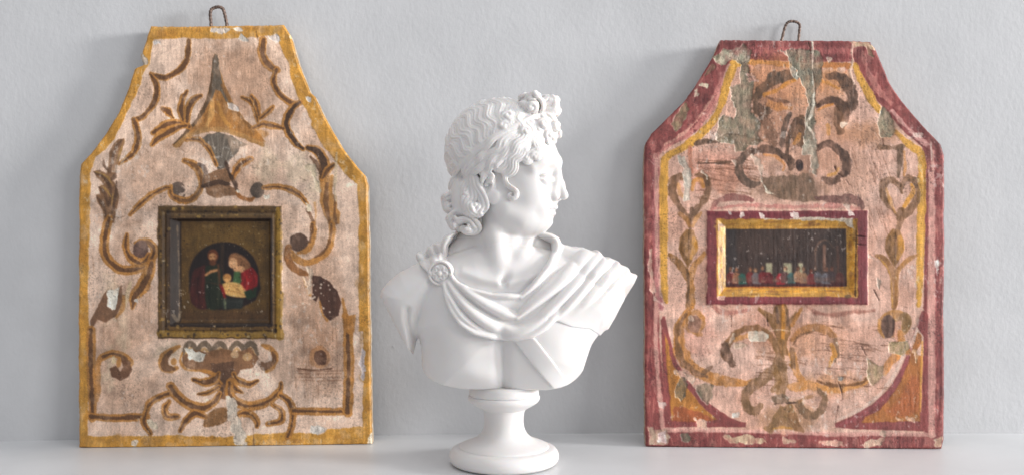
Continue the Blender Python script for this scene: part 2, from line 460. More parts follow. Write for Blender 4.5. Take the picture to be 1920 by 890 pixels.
# ---------------- hair
HF = Field((818, -100, 160), (1080, 135, 446), 1.3)
CAP_C, CAP_R = np.array([-8, 0, 42.]), np.array([102, 80, 93.])
def z(x, y): return (800+x/2.966, 150+y/2.966)
def toW(h): return HO+np.asarray(h)@MH
def cap_hit(px, pz, R):
    o_ = MH@(np.array([px, 0, pz])-HO)-CAP_C; d = MH@np.array([0, 1., 0])
    A = ((d/R)**2).sum(); Bq = 2*(o_*d/R**2).sum(); Cq = ((o_/R)**2).sum()-1
    disc = Bq*Bq-4*A*Cq
    t_ = (-Bq+math.sqrt(max(disc, 0)))/(2*A); return o_+d*t_+CAP_C, disc > 0
def on_cap(px, py, lift=0):
    """the point of head or skull cap that this photo pixel sees, raised by lift along the skull's normal"""
    p = C(px, py, 50); h, ok = cap_hit(p[0], p[2], CAP_R-2)
    i = int((p[0]-HLO[0])/HST); k = int((p[2]-HLO[2])/HST)
    if 0 <= i < HEADTOP.shape[0] and 0 <= k < HEADTOP.shape[1]:
        yy = HEADTOP[i, k]
        if yy > -50 and (not ok or yy > toW(h)[1]): h = toH(np.array([p[0], yy, p[2]]))
    n = (h-CAP_C)/CAP_R**2; n /= np.linalg.norm(n)
    return h+n*lift
def resample(P, n):
    P = np.asarray(P, float); L = np.r_[0, np.cumsum(np.linalg.norm(np.diff(P, axis=0), axis=1))]
    s_ = np.linspace(0, L[-1], n); return np.stack([np.interp(s_, L, P[:, j]) for j in range(P.shape[1])], 1)
def smooth_path(P, it=3):
    P = np.array(P, float)
    for _ in range(it): P[1:-1] = P[1:-1]*.5+(P[:-2]+P[2:])*.25
    return P
def lock(P, r, strands=3, k=1.0, taper=(.7, .45), twist=0., mirror=False, center=None, flat=.8):
    """a lock of hair: strands side by side along head-space points P"""
    P = np.asarray(P, float); n = len(P); t_ = np.linspace(0, 1, n); cen = CAP_C if center is None else np.array(center, float)
    prof = np.minimum(1, np.minimum(taper[0]+t_*3, taper[1]+(1-t_)*2.5))
    T = np.gradient(P, axis=0); T /= np.linalg.norm(T, axis=1)[:, None]+1e-9
    N = (P-cen)/CAP_R**2; N /= np.linalg.norm(N, axis=1)[:, None]+1e-9
    S = np.cross(T, N); S /= np.linalg.norm(S, axis=1)[:, None]+1e-9
    N2 = np.cross(S, T)
    for i in range(strands):
        o_ = (i-(strands-1)/2)
        ang = twist*t_*2*math.pi
        off = (S*np.cos(ang)[:, None]+N2*np.sin(ang)[:, None])*(o_*r*flat*prof)[:, None]-N2*(abs(o_)*r*.22)
        rr = r*({1: 1, 2: .72, 3: .56, 4: .46}[strands])*prof
        Q_ = P+off
        HF.tube([toW(q) for q in Q_], rr, k)
        if mirror: HF.tube([toW(q*np.array([1, -1, 1])) for q in Q_], rr, k)
def zlock(pts, r, lifts=(6, 8, 6), n=6, **kw):
    c = catmull([z(*p) for p in pts], n)
    L = np.interp(np.linspace(0, 1, len(c)), np.linspace(0, 1, len(lifts)), lifts)
    lock(smooth_path([on_cap(*p, l) for p, l in zip(c, L)]), r, **kw)
def curl3(c, rad, r, nrm, turns=1.25, start=0, dirn=1, rise=6, strands=2, sq=1.0, mirror=False, k=1):
    N = np.array(nrm, float); N /= np.linalg.norm(N); c = np.array(c, float)
    U = np.cross(N, [0.1, 0, 1.]); U /= np.linalg.norm(U)+1e-9; W = np.cross(N, U)
    n = int(14*turns)+6; t_ = np.linspace(0, 1, n); a = start+dirn*t_*turns*2*math.pi; R_ = rad*(1-.82*t_)
    P = c+U*(R_*np.cos(a))[:, None]+W*(R_*sq*np.sin(a))[:, None]+N*(rise*t_)[:, None]
    lock(P, r, strands=strands, k=k, center=c-N*40, mirror=mirror)
def curl(pt, rad, r, lift=6, **kw):
    c = on_cap(*z(*pt), lift); N = (c-CAP_C)/CAP_R**2; curl3(c, rad, r, N, **kw)
# skull cap under the locks
HF.ell(H(-10, 0, 45), (101, 79, 89), MH, 2)
HF.tube([toW(on_cap(*z(*p), 0)) for p in [(300, 430), (360, 420), (430, 390), (500, 370), (560, 350), (620, 340)]], [9, 10, 10, 10, 9, 7], 4)
HF.tube([toW(on_cap(*z(*p), 0)) for p in [(330, 480), (400, 455), (470, 430), (540, 400)]], [6, 8, 8, 7], 4)
HF.tube([toW(on_cap(*z(*p), -1)) for p in [(520, 230), (570, 270), (610, 300), (650, 320)]], [10, 10, 9, 7], 4)
def cutface(X, Y, Z):
    px, py, pz = X-HO[0], Y-HO[1], Z-HO[2]
    hx = HX[0]*px+HX[1]*py; hz = -pz
    return (hz-(66-.92*hx)-4)*.7
HF.apply((810, -110, 150), (1090, 140, 450), cutface, 4, 'cut')
# hair bed under the temple locks
bed = np.array([(215, 500), (300, 420), (400, 340), (520, 262), (600, 240), (672, 260), (676, 330), (642, 372), (600, 405), (535, 425), (490, 455), (425, 472), (365, 470), (330, 515), (262, 520)], float)
bx, by_ = np.meshgrid(np.arange(210, 690, 13.), np.arange(235, 525, 13.)); bm_ = poly_sd(bed, bx, by_) < -6
for x_, y_ in zip(bx[bm_], by_[bm_]):
    h_ = on_cap(*z(x_, y_), -3.5); HF.ell(toW(h_), (7.5,)*3, None, 3); HF.ell(toW(h_*np.array([1, -1, 1])), (7.5,)*3, None, 3)
HF.tube([toW(on_cap(*z(*p), -1)) for p in [(250, 445), (300, 405), (350, 372), (400, 348), (460, 318)]], [6, 8, 8, 8, 6], 3)
# ribbon path on the near side, from the nape to above the temple
RB = np.array([on_cap(*p, 2) for p in catmull([z(*p) for p in [(158, 512), (200, 468), (255, 420), (320, 370), (390, 328), (445, 300), (520, 262), (580, 225)]], 8)])
RB = smooth_path(RB, 6)
# wavy strands from the middle of the head down to the ribbon
NS = 40
Rs = resample(RB, NS)
for i in range(NS):
    f = i/(NS-1)
    a = math.radians(206-f*146)
    S0 = np.array([math.cos(a), 0.0, math.sin(a)]); e = (Rs[i]-CAP_C)/CAP_R; e /= np.linalg.norm(e)
    n = 34; t_ = np.linspace(0, 1, n)[:, None]
    tt_ = t_
    S1 = S0+np.array([-.35, 0, .15])*0
    u = S0*(1-tt_)+e*tt_; u /= np.linalg.norm(u, axis=1)[:, None]
    P = CAP_C+u*(CAP_R+1.5)
    L = np.linalg.norm(np.diff(P, axis=0), axis=1).sum()
    T = np.gradient(P, axis=0); T /= np.linalg.norm(T, axis=1)[:, None]; N = u/CAP_R; N /= np.linalg.norm(N, axis=1)[:, None]; S = np.cross(T, N)
    s_ = t_[:, 0]*L
    amp = 5.0*np.clip(s_/25, .15, 1)*np.clip((L-s_)/12, .2, 1)
    w_ = amp*np.sin((L-s_)/40*2*math.pi+.45*math.sin(i*1.7)+f*6.5)
    bowv = 9*np.sin(t_[:, 0]*math.pi)
    lift = 1.6+1.2*math.sin(i*2.4)+1.0*np.sin(s_/9+i)
    P = P+S*(w_+bowv)[:, None]+N*lift[:, None]
    lock(P, 5.0+.5*math.sin(i*1.9), strands=3, k=.3, mirror=True, taper=(.5, .8))
for o_ in (-3.4, 0, 3.4):
    Q_ = RB+np.array([.35*o_, 0, o_])+((RB-CAP_C)/np.linalg.norm(RB-CAP_C, axis=1)[:, None])*2.5
    HF.tube([toW(q) for q in Q_], 3.2, 3); HF.tube([toW(q*np.array([1, -1, 1])) for q in Q_], 3.2, 3)
# waves below the ribbon, sweeping back over the temple and ear
for n_, (pts, r) in enumerate([
    ([(500, 298), (455, 318), (418, 350), (404, 392), (370, 410), (330, 428), (298, 455), (282, 490)], 4.9),
    ([(455, 305), (410, 325), (375, 345), (345, 380), (305, 398), (272, 428), (245, 462), (232, 500)], 4.9),
    ([(532, 300), (506, 340), (468, 358), (448, 395), (424, 428), (385, 442), (348, 452), (316, 478), (325, 520), (352, 545), (336, 584)], 5.5),
    ([(562, 300), (540, 350), (502, 372), (484, 412), (452, 436), (440, 478), (405, 496), (372, 482)], 5.8),
    ([(592, 310), (574, 358), (535, 384), (524, 425), (484, 448), (482, 492), (450, 524), (420, 512)], 5.8),
    ([(618, 320), (598, 362), (616, 398), (576, 420), (556, 456), (530, 446)], 5.5),
    ([(648, 320), (628, 366), (648, 392), (614, 418), (604, 440), (582, 432)], 4.9),
    ([(672, 320), (656, 350), (676, 376), (650, 398), (640, 410)], 5.0),
    ([(300, 425), (262, 462), (226, 500), (232, 545)], 6),
    ([(345, 455), (300, 492), (262, 520), (276, 560)], 4.9),
    ([(452, 500), (436, 535), (446, 572), (474, 592), (496, 612), (494, 640), (470, 650), (458, 632), (472, 620)], 3.7),
    ([(410, 420), (372, 446), (352, 500), (330, 520), (318, 560)], 5),
    ([(480, 330), (440, 352), (430, 385), (398, 402), (372, 425)], 4.2), ([(520, 350), (500, 388), (470, 402), (462, 432)], 4.2), ([(555, 360), (548, 396), (520, 412), (508, 440)], 4.0),
    ([(350, 400), (318, 424), (296, 448), (270, 470), (262, 500)], 4.4), ([(600, 330), (582, 350), (596, 380), (575, 396)], 3.8), ([(430, 440), (400, 466), (384, 484), (392, 500), (410, 492)], 3.6),
    ([(365, 480), (350, 508), (372, 530), (358, 556), (372, 570)], 3.6)]):
    e_ = 2.2*(n_ % 2)
    zlock(pts, r, lifts=[5+e_, 9+e_, 8-e_, 6+e_], strands=4 if r > 5 else 3, k=.5, mirror=n_ not in (5, 6, 7))
# forelocks between ribbon and bow
for n_, (pts, r) in enumerate([
    ([(500, 170), (515, 205), (498, 240), (530, 275), (512, 310)], 5.4), ([(545, 185), (568, 222), (545, 255), (580, 292), (562, 330)], 5.6),
    ([(595, 200), (615, 235), (592, 265), (628, 300), (606, 345)], 5.6), ([(640, 205), (658, 240), (640, 275), (676, 305), (662, 345), (684, 368)], 5.4),
    ([(450, 180), (430, 205), (452, 238), (470, 250), (490, 232), (474, 214)], 4.8), ([(415, 190), (405, 225), (425, 262), (450, 282), (440, 300), (418, 290)], 4.6),
    ([(470, 190), (480, 230), (462, 262), (486, 290)], 4.8), ([(620, 190), (640, 215), (625, 245), (650, 275), (640, 310)], 5),
    ([(570, 210), (560, 240), (590, 270), (580, 300)], 5)]):
    e_ = 2*(n_ % 2); zlock(pts, r, lifts=[3+e_, 9-e_, 6+e_], strands=3, k=.7, mirror=n_ not in (2, 3, 7))
for c, rad, r, st, dr in [((452, 222), 10, 4.6, 2.5, 1), ((432, 275), 9, 4.4, 1, -1), ((545, 300), 8, 4, 2, 1), ((592, 428), 7, 3.6, 2, 1), ((610, 280), 8, 4, 3, 1)]:
    curl(c, rad, r, lift=5, start=st, dirn=dr, rise=4, strands=1)
# locks falling forward over the forehead from the bow
for j, yy in enumerate([-30, -18, -6, 6, 17, 28, 38]):
    s_ = (-1)**j; b_ = 1-abs(yy)/90
    P = catmull([(74, yy*.45, 110), (91*b_+6, yy*.8, 104), (100*b_+6, yy+s_*3, 90), (97*b_+6, yy*1.05+s_*6, 78), (103*b_+3, yy*1.08+s_*1, 70), (97*b_+4, yy*1.1-s_*4, 63), (99*b_+2, yy*1.12-s_*1, 56), (94*b_+2, yy*1.1+s_*4, 58)], 7)
    lock(P, 6.4, strands=3, k=.8, center=(40, 0, 70))
for hd, rad, r, nrm, st in [((101, 12, 84), 8, 4.6, (1, .4, .2), 0), ((100, -8, 72), 8, 4.6, (1, -.2, .1), 4), ((92, 30, 66), 8, 4.4, (.9, .8, .1), 1), ((84, 38, 84), 9, 4.6, (.7, 1, .4), 3), ((97, 22, 62), 7, 4, (1, .6, 0), 2)]:
    curl3(hd, rad, r, nrm, start=st, strands=1, rise=5)
HF.ell(H(84, 0, 76), (15, 40, 26), MH, 3)
# the bow of hair on top: locks rolled out from the tie to either side
for (cx, cy, cz), R_, tie in [((58, 25, 123), np.array([24, 20, 19]), np.array([72, 4, 112])), ((78, -17, 122), np.array([21, 20, 20]), np.array([74, 2, 112]))]:
    c = np.array([cx, cy, cz], float)
    HF.ell(H(*c), R_*.55, MH, 2)
    d0 = (tie-c)/R_; d0 /= np.linalg.norm(d0)
    u = np.cross(d0, [0, 0, 1.]); u /= np.linalg.norm(u); v = np.cross(d0, u)
    rj = np.random.default_rng(int(cx))
    for j in range(7):
        a0 = j*math.tau/7+.3+rj.random()*.3; q = np.linspace(.1, 2.2+rj.random()*1.1, 22)
        az = a0+.5*np.sin(q*2.6+j)+.2*q
        rad = .92+.14*rj.random()+.12*np.sin(q*3.1+j*1.7)-.3*np.clip(q-1.9, 0, 1)
        P = c+(d0*np.cos(q)[:, None]+(u*np.cos(az)[:, None]+v*np.sin(az)[:, None])*np.sin(q)[:, None])*rad[:, None]*R_
        lock(P, 6.4-(j % 3), strands=2+(j % 2), k=.6, center=c, taper=(.5, .5))
    for j in range(4):
        a0 = j*1.6+.8; n_ = -d0*.4+u*math.cos(a0)*.8+v*math.sin(a0)*.8
        curl3(c+n_/np.linalg.norm(n_)*R_*.95, 8+rj.random()*2, 4.4, n_, start=j*2., rise=6, strands=1, dirn=(-1)**j)
# nape curls (depth given by hand)
def nlock(pts, ws, r, n=6, **kw):
    c = catmull([z(*p) for p in pts], n); w_ = np.interp(np.linspace(0, 1, len(c)), np.linspace(0, 1, len(ws)), ws)
    P = [toH(C(p[0], p[1], w)) for p, w in zip(c, w_)]
    lock(P, r, **kw)
for pts, ws, r in [
    ([(190, 490), (185, 540), (150, 575), (138, 615), (165, 640)], [34, 22, 10], 7),
    ([(165, 500), (160, 545), (138, 590), (150, 630), (185, 625)], [10, 5, 0], 7),
    ([(222, 505), (225, 560), (205, 610), (205, 650), (225, 655)], [48, 50, 56], 7.5),
    ([(250, 530), (262, 590), (296, 650), (306, 700), (276, 742), (290, 766)], [58, 64, 66, 58], 8.5),
    ([(238, 580), (246, 640), (222, 690), (236, 735), (274, 760)], [54, 60, 62, 60], 8.5),
    ([(180, 610), (150, 650), (106, 676), (104, 722), (146, 742), (160, 715), (135, 700)], [22, 18, 14, 20], 8.5),
    ([(195, 630), (178, 680), (196, 730), (160, 762), (134, 792), (146, 828), (180, 822)], [36, 34, 30, 28], 8),
    ([(215, 680), (202, 735), (240, 775), (266, 812), (246, 848), (206, 842), (212, 812)], [44, 42, 40, 40], 8.5),
    ([(150, 770), (172, 790), (218, 786), (246, 812), (230, 832)], [34, 42, 46], 6.5),
    ([(145, 650), (165, 700), (170, 760), (200, 800)], [10, 20, 20], 9),
    ([(280, 720), (270, 770), (262, 800), (240, 820)], [30, 30, 28], 8),
    ([(290, 560), (322, 600), (345, 640), (350, 668)], [60, 62, 60], 4.5),
]:
    nlock(pts, ws, r, strands=4, k=.6)
HF.ell(C(868, 372, 18), (22, 30, 46), None, 3); HF.ell(C(862, 415, 14), (16, 20, 20), None, 3)
for zz, zr in ((350, 14), (385, 16), (415, 14)):
    HF.ell((864, -18, zz), (20, 26, zr+4), None, 4)
V, Q = HF.mesh(1)
mesh_np('hair', bust_world(V), Q, M_MARBLE, bust_root, origin=BO)
print('hair', len(Q), time.time()-T0)
del HF, V, Q
# ---------------- cloak: heights over the chest, then cut out of a block
def t(x, y): return (700+x/2.617, 400+y/2.617)
def CC(p, w): q = C(p[0], p[1], w); return (q[0], q[2])
cloak_sil = [t(*p) for p in [(345, 350), (300, 335), (275, 290), (240, 262), (205, 232), (198, 205), (215, 185), (245, 190), (262, 165), (300, 138), (325, 140), (345, 110), (400, 88), (432, 86)]] \
    + [t(*p) for p in [(400, 112), (368, 160), (368, 215), (395, 275), (430, 318), (480, 348), (590, 372), (715, 374), (760, 335), (810, 280), (850, 225), (872, 180), (868, 150), (800, 118), (765, 108), (765, 84)]] \
    + [t(*p) for p in [(830, 84), (880, 95), (918, 116), (932, 148), (972, 160), (1030, 164), (1075, 182), (1110, 180), (1138, 215), (1165, 215), (1205, 232), (1215, 248), (1255, 262), (1265, 288), (1304, 300), (1285, 350), (1240, 440), (1205, 510), (1165, 578), (1110, 604), (1050, 560), (960, 545), (890, 520), (850, 560), (780, 597), (700, 612), (600, 606), (500, 580), (430, 530), (385, 470), (352, 400)]]
cs = np.array([CC(p, 30 if 880 < p[0] < 1060 else 12) for p in cloak_sil])
sd_c = poly_sd(cs, GX, GZ)
shoulder = inflate(sd_c, 46)*26*sstep(1040, 1120, GX)
base = np.maximum(HT, -20)
# under the cloak the surface carries over the shoulder and round the neck
lump = 62*np.exp(-(((GX-1085)/105)**2+((GZ-560)/95)**2)**1.3)
ring = 44*np.exp(-(((GX-945)/120)**2+((GZ-520)/72)**2)**1.5)
base = np.maximum(base, np.maximum(lump, 0))
HC = base+5
def fold(pts, width, peak, skew=1.0, wdep=45, n=8):
    """rounded fold: width and peak per control point; skew > 1 makes the lower side steeper"""
    global HC, ADD
    P = catmull([CC(t(*p), wdep) for p in pts], n)
    tt = np.linspace(0, 1, len(P)); wd = 1.14*np.interp(tt, np.linspace(0, 1, len(width)), width); pk = np.interp(tt, np.linspace(0, 1, len(peak)), peak)
    d, s_, (W_, K_) = curve_d(P, GX, GZ, [wd, pk])
    W2 = np.where(s_ > 0, W_/skew, W_*1.0)
    h = K_*np.sqrt(np.clip(1-(d/W2)**2, 0, 1))-3
    ADD = -smin(-ADD, -h, 2.0)
ADD = np.zeros_like(HC)
# neckline roll, from behind the neck round to the brooch and the point on the breast
fold([(430, 98), (385, 108), (352, 150), (350, 200), (372, 255), (395, 300)], [7, 7, 7, 6], [14, 16, 14, 12], wdep=30)
fold([(395, 290), (440, 335), (500, 362), (600, 386), (680, 392), (722, 392)], [5, 8, 9, 9, 6], [8, 14, 15, 16, 10], 1.1)
fold([(722, 398), (770, 355), (820, 300), (860, 245), (888, 195), (905, 150), (880, 112), (800, 98), (765, 96)], [5, 8, 9, 9, 8, 8], [10, 16, 18, 18, 16, 16], 1.0)
# first fold
fold([(398, 300), (440, 340), (500, 372), (560, 405), (640, 432), (710, 440)], [4, 8, 12, 13, 9], [6, 9, 10, 9, 5], 1.2)
# second fold, ending in the second point
fold([(392, 318), (450, 362), (520, 412), (600, 458), (660, 486), (704, 494)], [4, 9, 11, 11, 6], [8, 15, 17, 16, 12], 1.4)
fold([(704, 498), (760, 452), (830, 400), (900, 345), (970, 285), (1030, 225), (1075, 196)], [5, 10, 13, 15, 15, 12], [12, 17, 19, 20, 18, 12], 1.5)
# third fold
fold([(372, 338), (420, 400), (480, 462), (560, 522), (640, 560), (700, 568), (760, 548), (830, 500)], [4, 9, 12, 13, 12, 10], [8, 14, 17, 17, 15, 10], 1.3)
fold([(760, 540), (830, 492), (900, 430), (960, 372), (1020, 310), (1070, 250), (1112, 205)], [6, 10, 12, 13, 13, 11], [8, 14, 17, 19, 18, 12], 1.6)
# outer hem
fold([(348, 348), (368, 425), (415, 505), (490, 565), (590, 592), (690, 598), (770, 582), (840, 540), (900, 480), (960, 420)], [5, 8, 9, 10, 9, 8, 6], [10, 14, 15, 16, 14, 10, 4], 1.2)
fold([(345, 345), (390, 420), (440, 490), (520, 548), (610, 580)], [3, 5, 6, 5, 3], [8, 13, 14, 12, 6], 1.1)
# long folds falling from the shoulder
fold([(885, 510), (940, 458), (1000, 395), (1055, 335), (1100, 285), (1150, 238)], [5, 9, 11, 13, 13], [5, 14, 20, 24, 18], 1.7)
fold([(930, 528), (1000, 470), (1060, 410), (1120, 350), (1170, 300), (1220, 262)], [5, 8, 11, 12, 12], [2, 5, 11, 17, 15], 1.5)
fold([(1010, 505), (1080, 455), (1150, 395), (1210, 335), (1262, 296)], [4, 8, 10, 10], [1, 5, 10, 10], 1.2)
# straps over the near shoulder
fold([(215, 200), (240, 240), (275, 280), (300, 300)], [9, 9, 7, 5], [13, 14, 12, 8], wdep=30)
fold([(272, 170), (292, 205), (308, 245), (320, 275)], [8, 8, 7, 5], [14, 15, 13, 8], wdep=30)
fold([(310, 150), (325, 190), (340, 230), (345, 262)], [7, 7, 6, 4], [12, 13, 11, 8], wdep=30)
HC = HC+ADD
side = inflate(sd_c, 9)
neckdep = 30*np.exp(-((GX-1000)/70)**2)*sstep(478, 440, GZ)
HC = HC-(1-side)*9
mrg = sstep(0, 55, -sd_c)*.9+.1; lowr = sstep(1030, 1075, GX)*sstep(545, 590, GZ+(GX-1100)*.35)
HC = HC*(1-lowr)+lowr*(np.maximum(HT, -20)*(1-mrg)+HC*mrg+1.2)
# behind the neck the collar rises; give it a depth of its own
HCc = HC.copy()
top = sstep(500, 455, GZ)
rise = (26*np.exp(-((GX-840)/34)**2)+12*np.exp(-((GX-1040)/50)**2))*top
HCc = np.where(sd_c < 0, HCc+np.maximum(rise-np.maximum(base, 0), 0), -70)
HCb = blur(HCc, 3)
K = Field((768, -50, 426), (1208, 130, 640), 1.35)
bk = np.where(sd_c < 0, np.minimum(HT-12, HCc-16), 60)
K.apply((768, -50, 426), (1208, 130, 640), height_field(HCb, back=bk), 0)
V, Q = K.mesh(2)
mesh_np('cloak', bust_world(V), Q, M_MARBLE, bust_root, origin=BO)
# sword strap across the breast
SF = Field((945, 20, 596), (1085, 130, 728), 1.2)
sp = [CC(t(*p), 80) for p in [(655, 560), (745, 560), (800, 610), (870, 700), (940, 800), (990, 870), (990, 900), (905, 900), (868, 848), (770, 730), (690, 622)]]
sd_s = poly_sd(sp, GX, GZ)
HSs = np.where((sd_s < 0) & (sd_t < -2), HT+5.0*inflate(sd_s, 4), -70)
edge = np.exp(-((sd_s+4)/1.6)**2)
HSs = HSs+edge*.0
SF.apply((940, 20, 590), (1080, 130, 728), height_field(HSs, back=np.where(sd_s < 0, HT-8, 60)), 0)
SF.apply((940, 0, 722), (1090, 150, 745), lambda X, Y, Z: (724-Z)+0*X+0*Y, 1, 'cut')
V, Q = SF.mesh(1)
mesh_np('strap', bust_world(V), Q, M_MARBLE, bust_root, origin=BO)
# brooch
bc = C(829, 510, 40)
by = float(HCb[int(bc[2])-z0, int(bc[0])-x0])+2
R_ = Field((800, by-20, 480), (856, by+30, 540), 1.0)
cc = np.array([bc[0], by, bc[2]])
def disc(r, th, off, k=1.5, mode='add'):
    def fn(X, Y, Z):
        nx, ny, nz = -.22, .97, .05
        px, py, pz = X-cc[0], Y-cc[1], Z-cc[2]
        a = px*nx+py*ny+pz*nz; q = np.sqrt(np.maximum(px**2+py**2+pz**2-a*a, 0))
        return np.maximum(q-r, np.abs(a-off)-th)
    R_.apply(cc-r-th-abs(off), cc+r+th+abs(off), fn, k, mode)
disc(23, 7, 0, 2); disc(18.5, 2, 7.6, 1.2, 'cut'); disc(16, 2.2, 6.6, 1)
def ringp(r, n, rad, off, wob=0):
    nrm = np.array([-.22, .97, .05]); nrm /= np.linalg.norm(nrm); U = np.cross(nrm, [0, 0, 1.]); U /= np.linalg.norm(U); W = np.cross(nrm, U)
    a = np.linspace(0, 2*math.pi, n+1); rr = r+wob*np.cos(a*6)
    return [cc+U*rr[i]*math.cos(a[i])+W*rr[i]*math.sin(a[i])+nrm*off for i in range(n+1)]
R_.tube(ringp(21, 28, 2, 7.5), 2.0, 1)
R_.tube(ringp(10.5, 40, 2, 8.6, 3), 1.9, .8)
R_.ell(cc+np.array([-.22, .97, .05])*9, (5, 4, 5), None, 1)
V, Q = R_.mesh(1)
mesh_np('brooch', bust_world(V), Q, M_MARBLE, bust_root, origin=BO)
print('cloak', time.time()-T0)
# ---------------- socle
def lathe(name, prof, cx, cy, mat, parent, n=128, origin=(0, 0, 0)):
    prof = np.asarray(prof, float); a = np.linspace(0, 2*math.pi, n, endpoint=False)
    V = np.concatenate([np.stack([cx+r*np.cos(a), cy+r*np.sin(a), np.full(n, zz)], 1) for r, zz in prof])
    i = np.arange(n); j = (i+1) % n
    Q = np.concatenate([np.stack([k*n+i, k*n+j, (k+1)*n+j, (k+1)*n+i], 1) for k in range(len(prof)-1)])
    return mesh_np(name, V, Q, mat, parent, origin=origin)
def sy(py, dep=0): return CAM_Z-(py-445)*SB*(1-dep*SB/D_BUST)
cxm = (945-960)*SB; cym = D_BUST-6*SB
# profile heights chosen so the base stands on z=0
pr = [(0, 0.0004), (88, 0.0004), (95, .0010), (100, 2.6e-3), (102.5, 5.4e-3), (102, 8.4e-3), (99, 11.0e-3), (94, 12.8e-3), (88, 13.6e-3), (85, 13.8e-3), (84.2, 14.1e-3), (83.8, 14.6e-3)]
pr += [(81, 15.4e-3), (73, 16.9e-3), (62, 18.7e-3), (52, 20.9e-3), (44.5, 23.8e-3), (39.5, 27.6e-3), (37, 32e-3), (36.6, 36.5e-3), (37.4, 40.5e-3), (39, 43.4e-3), (40.6, 44.0e-3), (41.2, 44.6e-3)]
pr += [(45, 45.6e-3), (53, 47.6e-3), (61, 49.8e-3), (65.5, 51.8e-3), (67, 53.4e-3), (67, 54.8e-3), (66, 55.8e-3), (63, 56.4e-3), (0, 56.5e-3)]
def dens(P, n=4):
    P = catmull(P, n); return P
pr = np.array(pr); prd = np.vstack([pr[:1], dens(pr[1:11], 4), dens(pr[11:22], 5), dens(pr[22:-1], 4), pr[-1:]]); prd[:, 0] *= SB
lathe('socle', prd, cxm, cym, M_MARBLE, bust_root, origin=BO)
pl = np.array([(0, 56.2e-3), (60, 56.2e-3), (64.6, 56.3e-3), (65.4, 56.9e-3), (65.0, 59.0e-3), (63.5, 61.4e-3), (63, 64.5e-3), (0, 64.6e-3)]); pl[:, 0] *= SB
lathe('top_plate', pl, cxm, cym, M_MARBLE, bust_root, origin=BO)
